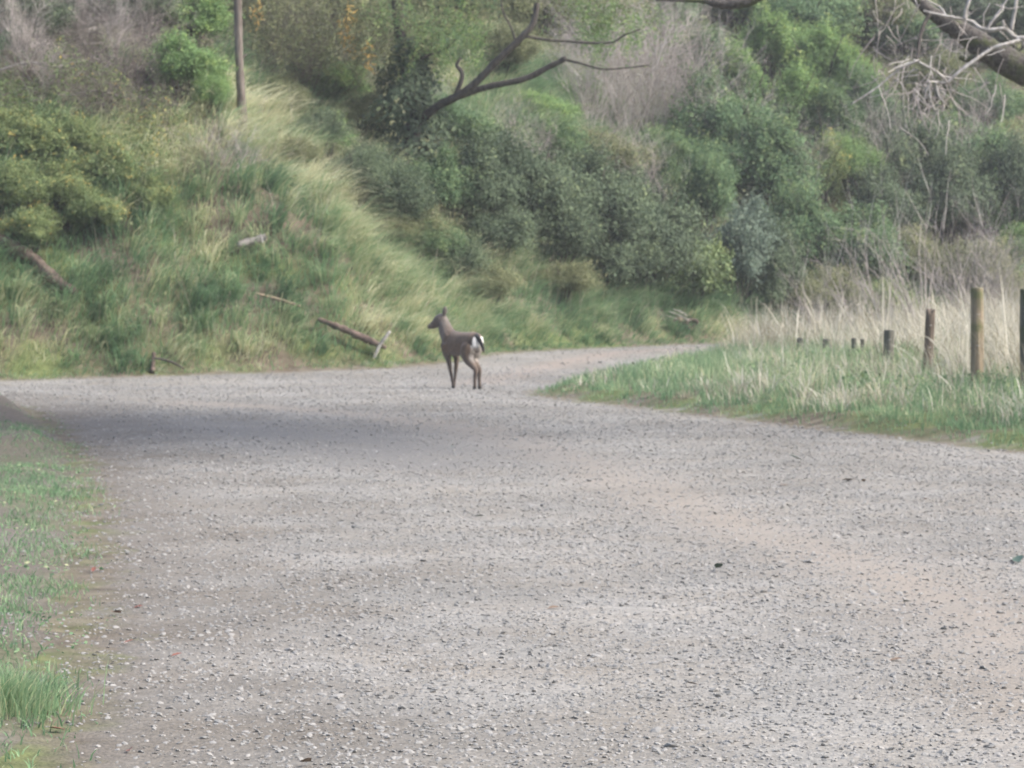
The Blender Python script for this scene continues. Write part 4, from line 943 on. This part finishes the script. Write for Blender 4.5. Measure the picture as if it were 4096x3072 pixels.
# ------------------------------------------------------------------ the deer
def deer():
    X0=(461-512)/FPX*41.6; Y0=41.6
    mb=MB()
    def tb(pts,rad,n=12,k=5,flat=None): tube(mb,pts,rad,n,k,0)
    # trunk: ellipse sections along x (forward), joined with the neck
    def loft(secs,n=20):
        V=[];a=np.arange(n)/n*2*np.pi
        q=catmull(np.array(secs,float),4)
        for x,y,z,ry,rz,tilt in q:
            c=np.cos(a)*ry; s=np.sin(a)*rz
            V.append(np.stack([x-s*math.sin(tilt),y+c,z+s*math.cos(tilt)],1))
        m=len(q); V=np.concatenate(V)
        F=[[i*n+j,i*n+(j+1)%n,(i+1)*n+(j+1)%n,(i+1)*n+j] for i in range(m-1) for j in range(n)]
        V=np.concatenate([V,[q[0,:3]],[q[-1,:3]]]); b=m*n
        f3=[[b,(j+1)%n,j] for j in range(n)]+[[b+1,(m-1)*n+j,(m-1)*n+(j+1)%n] for j in range(n)]
        mb.add(V,f3,F)
    #      x     y   z    ry   rz   tilt
    loft([(-.425,0,.69,.04,.05,0),(-.41,0,.685,.09,.11,0),(-.34,0,.68,.13,.152,0),(-.22,0,.68,.138,.155,0),(-.07,0,.665,.14,.168,0),(.08,0,.66,.14,.182,0),(.20,0,.665,.13,.19,0),(.29,0,.68,.112,.17,0),(.36,0,.70,.08,.12,0),(.39,0,.70,.035,.06,0)])
    # neck
    tb([(.22,0,.72),(.31,.005,.80),(.36,.012,.90),(.385,.02,.98),(.395,.028,1.03)],[.14,.12,.10,.085,.066])
    # head, turned to its left
    hx,hy,hz=.395,.028,1.02; dx,dy=.643,.766
    def hp(s,z,l=0): return (hx+dx*s-dy*l,hy+dy*s+dx*l,hz+z)
    tb([hp(-.04,.0),hp(.0,.012),hp(.06,-.008),hp(.115,-.06),(hp(.165,-.098)),hp(.20,-.118),hp(.22,-.124)],[.045,.072,.07,.053,.041,.036,.026])
    tb([hp(.02,-.04),hp(.09,-.09),hp(.17,-.128)],[.05,.042,.026])
    # ears
    for l in (-1,1):
        tb([hp(-.015,.045,l*.04),hp(-.03,.105,l*.062),hp(-.035,.15,l*.07),hp(-.035,.19,l*.07)],[.018,.037,.03,.006],8,4)
    # front legs:  (x,y,z)
    for y,xs in ((.085,(.24,.235,.20,.155,.115,.10,.105)),(-.085,(.24,.225,.20,.215,.235,.25,.262))):
        zs=(.66,.53,.43,.27,.12,.035,.004); rr=(.09,.068,.044,.029,.022,.023,.026)
        tb([(x,y*(1.0-.25*i/6),z) for i,(x,z) in enumerate(zip(xs,zs))],rr,10)
    # hind legs: stifle forward and high, hock backward
    for y,pl in ((.075,[(-.27,.70,.07),(-.27,.62,.115),(-.24,.53,.112),(-.27,.43,.078),(-.36,.345,.052),(-.425,.285,.038),(-.41,.15,.027),(-.405,.04,.026),(-.39,.004,.029)]),
                 (-.075,[(-.27,.70,.07),(-.25,.62,.115),(-.21,.53,.108),(-.20,.43,.075),(-.27,.345,.05),(-.335,.285,.037),(-.335,.15,.027),(-.345,.04,.026),(-.33,.004,.029)])):
        tb([(x,y*(.6,.85,1.0,1.0,.95,.95,.95,.95,.95)[i],z) for i,(x,z,_) in enumerate(pl)],[q[2] for q in pl],12)
    # tail
    tb([(-.39,.03,.785),(-.435,.03,.755),(-.465,.01,.69),(-.475,-.02,.61),(-.475,-.04,.535)],[.03,.034,.031,.027,.012],8)
    # sheath of the young buck
    tb([(-.05,0,.50),(-.10,0,.475),(-.14,0,.47)],[.03,.028,.014],8)
    me=mb.mesh('deer_raw'); tmp=bpy.data.objects.new('deer_raw',me); C.objects.link(tmp)
    md=tmp.modifiers.new('r','REMESH'); md.mode='VOXEL'; md.voxel_size=.0075; md.use_smooth_shade=True
    ms=tmp.modifiers.new('s','SMOOTH'); ms.factor=.5; ms.iterations=6
    dg=bpy.context.evaluated_depsgraph_get(); body=bpy.data.meshes.new_from_object(tmp.evaluated_get(dg)); 
    bpy.data.objects.remove(tmp); body.name='body'
    n=len(body.vertices); co=np.empty(n*3,np.float32); body.vertices.foreach_get('co',co); co=co.reshape(-1,3)
    nr_=np.empty(n*3,np.float32); body.vertices.foreach_get('normal',nr_); nx_=nr_.reshape(-1,3)[:,0]
    x,y,z=co.T
    col=np.tile(np.array([.105,.072,.052]),(n,1))
    def put(mask,c):
        nonlocal col; col=col*(1-mask[:,None])+np.array(c)*mask[:,None]
    nz=fbm(x*40+y*31,z*40,1,3)
    put(sstep(x,.18,.30)*sstep(z,.6,.75)*.8,(.12,.105,.095))                       # greyer neck
    put(sstep(z,.58,.50)*sstep(z,.40,.46)*sstep(np.abs(x),.3,.2)*.5,(.13,.112,.095))    # paler belly
    put(sstep(z,.80,.85)*sstep(x,.3,.2)*.55,(.05,.038,.032))                       # dark back line
    put(sstep(z,.52,.46)*.5,(.075,.06,.05))
    back=sstep(x,-.20,-.26)
    rear=sstep(-nx_,.52,.66)
    put(back*sstep(-nx_,.22,.36)*sstep(-nx_,.62,.5)*sstep(z,.60,.64)*sstep(z,.8,.76)*.8,(.028,.024,.022))   # black rim
    put(back*rear*sstep(z,.58,.64)*sstep(z,.78,.755)*sstep(np.abs(y),.125,.105),(.66,.64,.61))                # white rump patch
    put(back*sstep(-nx_,.5,.75)*sstep(z,.64,.58)*sstep(z,.36,.46)*sstep(np.abs(y),.13,.09)*.75,(.36,.325,.29))    # pale back of the thighs
    put(np.where((x<-.436)&(z>.5)|((x<-.375)&(z>.755)&(np.abs(y-.03)<.04)),1.0,0.0),(.018,.017,.018))   # black tail
    put(sstep(z,.30,.2)*.4,(.06,.05,.045)); put(sstep(z,.05,.035),(.02,.018,.017))
    s=(x-hx)*dx+(y-hy)*dy
    hd=sstep(z,.86,.90)*sstep(s,.03,.08); put(hd*.65,(.055,.045,.04)); put(sstep(s,.205,.222)*sstep(z,.8,.86),(.015,.014,.014))
    put(sstep(z,1.1,1.16)*.5,(.04,.035,.03))
    col=col*(.65+.7*nz)[:,None]*(.8+.4*fbm(x*9+y*7,z*11,1,8))[:,None]
    a=body.color_attributes.new('coat','FLOAT_COLOR','POINT'); a.data.foreach_set('color',np.concatenate([col,np.ones((n,1))],1).astype(np.float32).ravel())
    m,nn,out=new_mat('coat'); at=nn.nodes.new('ShaderNodeAttribute'); at.attribute_name='coat'
    p=nn.nodes.new('ShaderNodeBsdfPrincipled'); p.inputs['Roughness'].default_value=.8; p.inputs['Specular IOR Level'].default_value=.2
    p.inputs['Sheen Weight'].default_value=.15
    nn.links.new(at.outputs['Color'],p.inputs['Base Color']); 
    tn=nn.nodes.new('ShaderNodeTexNoise'); tn.inputs['Scale'].default_value=90; bp=nn.nodes.new('ShaderNodeBump'); bp.inputs['Strength'].default_value=.4; bp.inputs['Distance'].default_value=.006
    nn.links.new(tn.outputs[0],bp.inputs['Height']); nn.links.new(bp.outputs[0],p.inputs['Normal']); nn.links.new(p.outputs[0],out.inputs[0])
    body.materials.clear()
    r=empty('deer',(X0,Y0,H(X0,Y0)))
    r.rotation_euler=(0,0,R(180-50))
    bo=obj('body',body,m,r)
    me_,ne,oe=new_mat('eye'); pe=ne.nodes.new('ShaderNodeBsdfPrincipled'); pe.inputs['Base Color'].default_value=(.006,.005,.004,1); pe.inputs['Roughness'].default_value=.1; ne.links.new(pe.outputs[0],oe.inputs[0])
    for l in (-1,1):
        mb2=MB(); c=np.array(hp(.075,.005,l*.056)); tube(mb2,[c+[0,0,-.014],c+[0,0,-.008],c,c+[0,0,.008],c+[0,0,.014]],[.002,.011,.014,.011,.002],8,2,0); mb2.build('eye',me_,bo,True)
    tag(r,'young brown deer with white rump and black tail standing on the road, head turned','deer')
deer()

# ------------------------------------------------------------------ litter on the road
def leafmesh(nm,s):
    mb=MB(); V=[(0,0,0),(.3,.22,.05),(.65,.2,.06),(1,0,.02),(.65,-.2,.09),(.3,-.22,.08),(.5,0,.0)]
    mb.add(np.array(V)*s,[[0,6,1],[1,6,2],[2,6,3],[3,6,4],[4,6,5],[5,6,0]]); return mb.mesh(nm)
LM=leafmesh('leaf_blade',.09)
def mat_flat(nm,c):
    m,n,out=new_mat(nm); p=n.nodes.new('ShaderNodeBsdfPrincipled'); p.inputs['Base Color'].default_value=(*c,1); p.inputs['Roughness'].default_value=.6; n.links.new(p.outputs[0],out.inputs[0]); return m
M['leaf_green']=mat_flat('leaf_green',(.05,.085,.06)); M['leaf_red']=mat_flat('leaf_red',(.17,.06,.038)); M['leaf_brown']=mat_flat('leaf_brown',(.13,.09,.06))
LM.materials.append(M['leaf_green'])
def leaf(px,row,s,mk,label,group):
    p=G(px,row); o=obj('fallen_leaf',LM,M[mk]); o.location=p+np.array([0,0,.012]); o.rotation_euler=(rng.normal(0,.2),rng.normal(0,.2),rng.uniform(0,6.28)); o.scale=(s,s,s)
    tag(o,label,'leaf',group)
for px,row,s in ((451,447,2.0),(803,462,1.6),(1020,565,1.7),(484,518,.8),(716,571,1.1),(905,606,.9)):
    leaf(px,row,s,'leaf_green','dark green leaf fallen on the pale gravel','green leaves fallen on the road')
for px,row,s in ((120,617,.9),(142,610,.8),(122,648,.6),(92,575,.7),(170,660,.6),(64,735,.8),(128,758,.7)):
    leaf(px,row,s,'leaf_red','rust red leaf fallen on the stony near edge of the road','red leaves fallen on the road edge')
for px,row,s in ((842,482,1.3),(780,487,.9),(865,484,.9),(930,500,.9),(310,768,.9),(560,610,.8),(700,690,.7),(905,663,.8)):
    leaf(px,row,s,'leaf_brown','small dark brown leaf lying on the gravel','brown leaves fallen on the road')

# ------------------------------------------------------------------ air
hz=MB(); x0,x1,y0,y1,z0,z1=-152,152,-62,172,-2.0,48
hz.add([(x0,y0,z0),(x1,y0,z0),(x1,y1,z0),(x0,y1,z0),(x0,y0,z1),(x1,y0,z1),(x1,y1,z1),(x0,y1,z1)],None,[[0,3,2,1],[4,5,6,7],[0,1,5,4],[1,2,6,5],[2,3,7,6],[3,0,4,7]])
m,n,out=new_mat('haze'); v=n.nodes.new('ShaderNodeVolumePrincipled'); v.inputs['Color'].default_value=(.93,.95,.97,1); v.inputs['Density'].default_value=.0008; v.inputs['Anisotropy'].default_value=.2
n.links.new(v.outputs[0],out.inputs['Volume'])
ho=hz.build('haze',m); tag(ho,'thin pale haze in the air over the road','haze',kind='stuff')
zs=[(o.name,max((o.matrix_world@Vector(c)).z for c in o.bound_box)) for o in S.objects if o.type=='MESH' and o.name!='haze']
print('max ground z',GZ.max(),'min',GZ.min())
print('tris',sum(sum(len(p.vertices)-2 for p in me.polygons) if len(me.polygons)<2000 else len(me.loops)-2*len(me.polygons) for me in bpy.data.meshes))
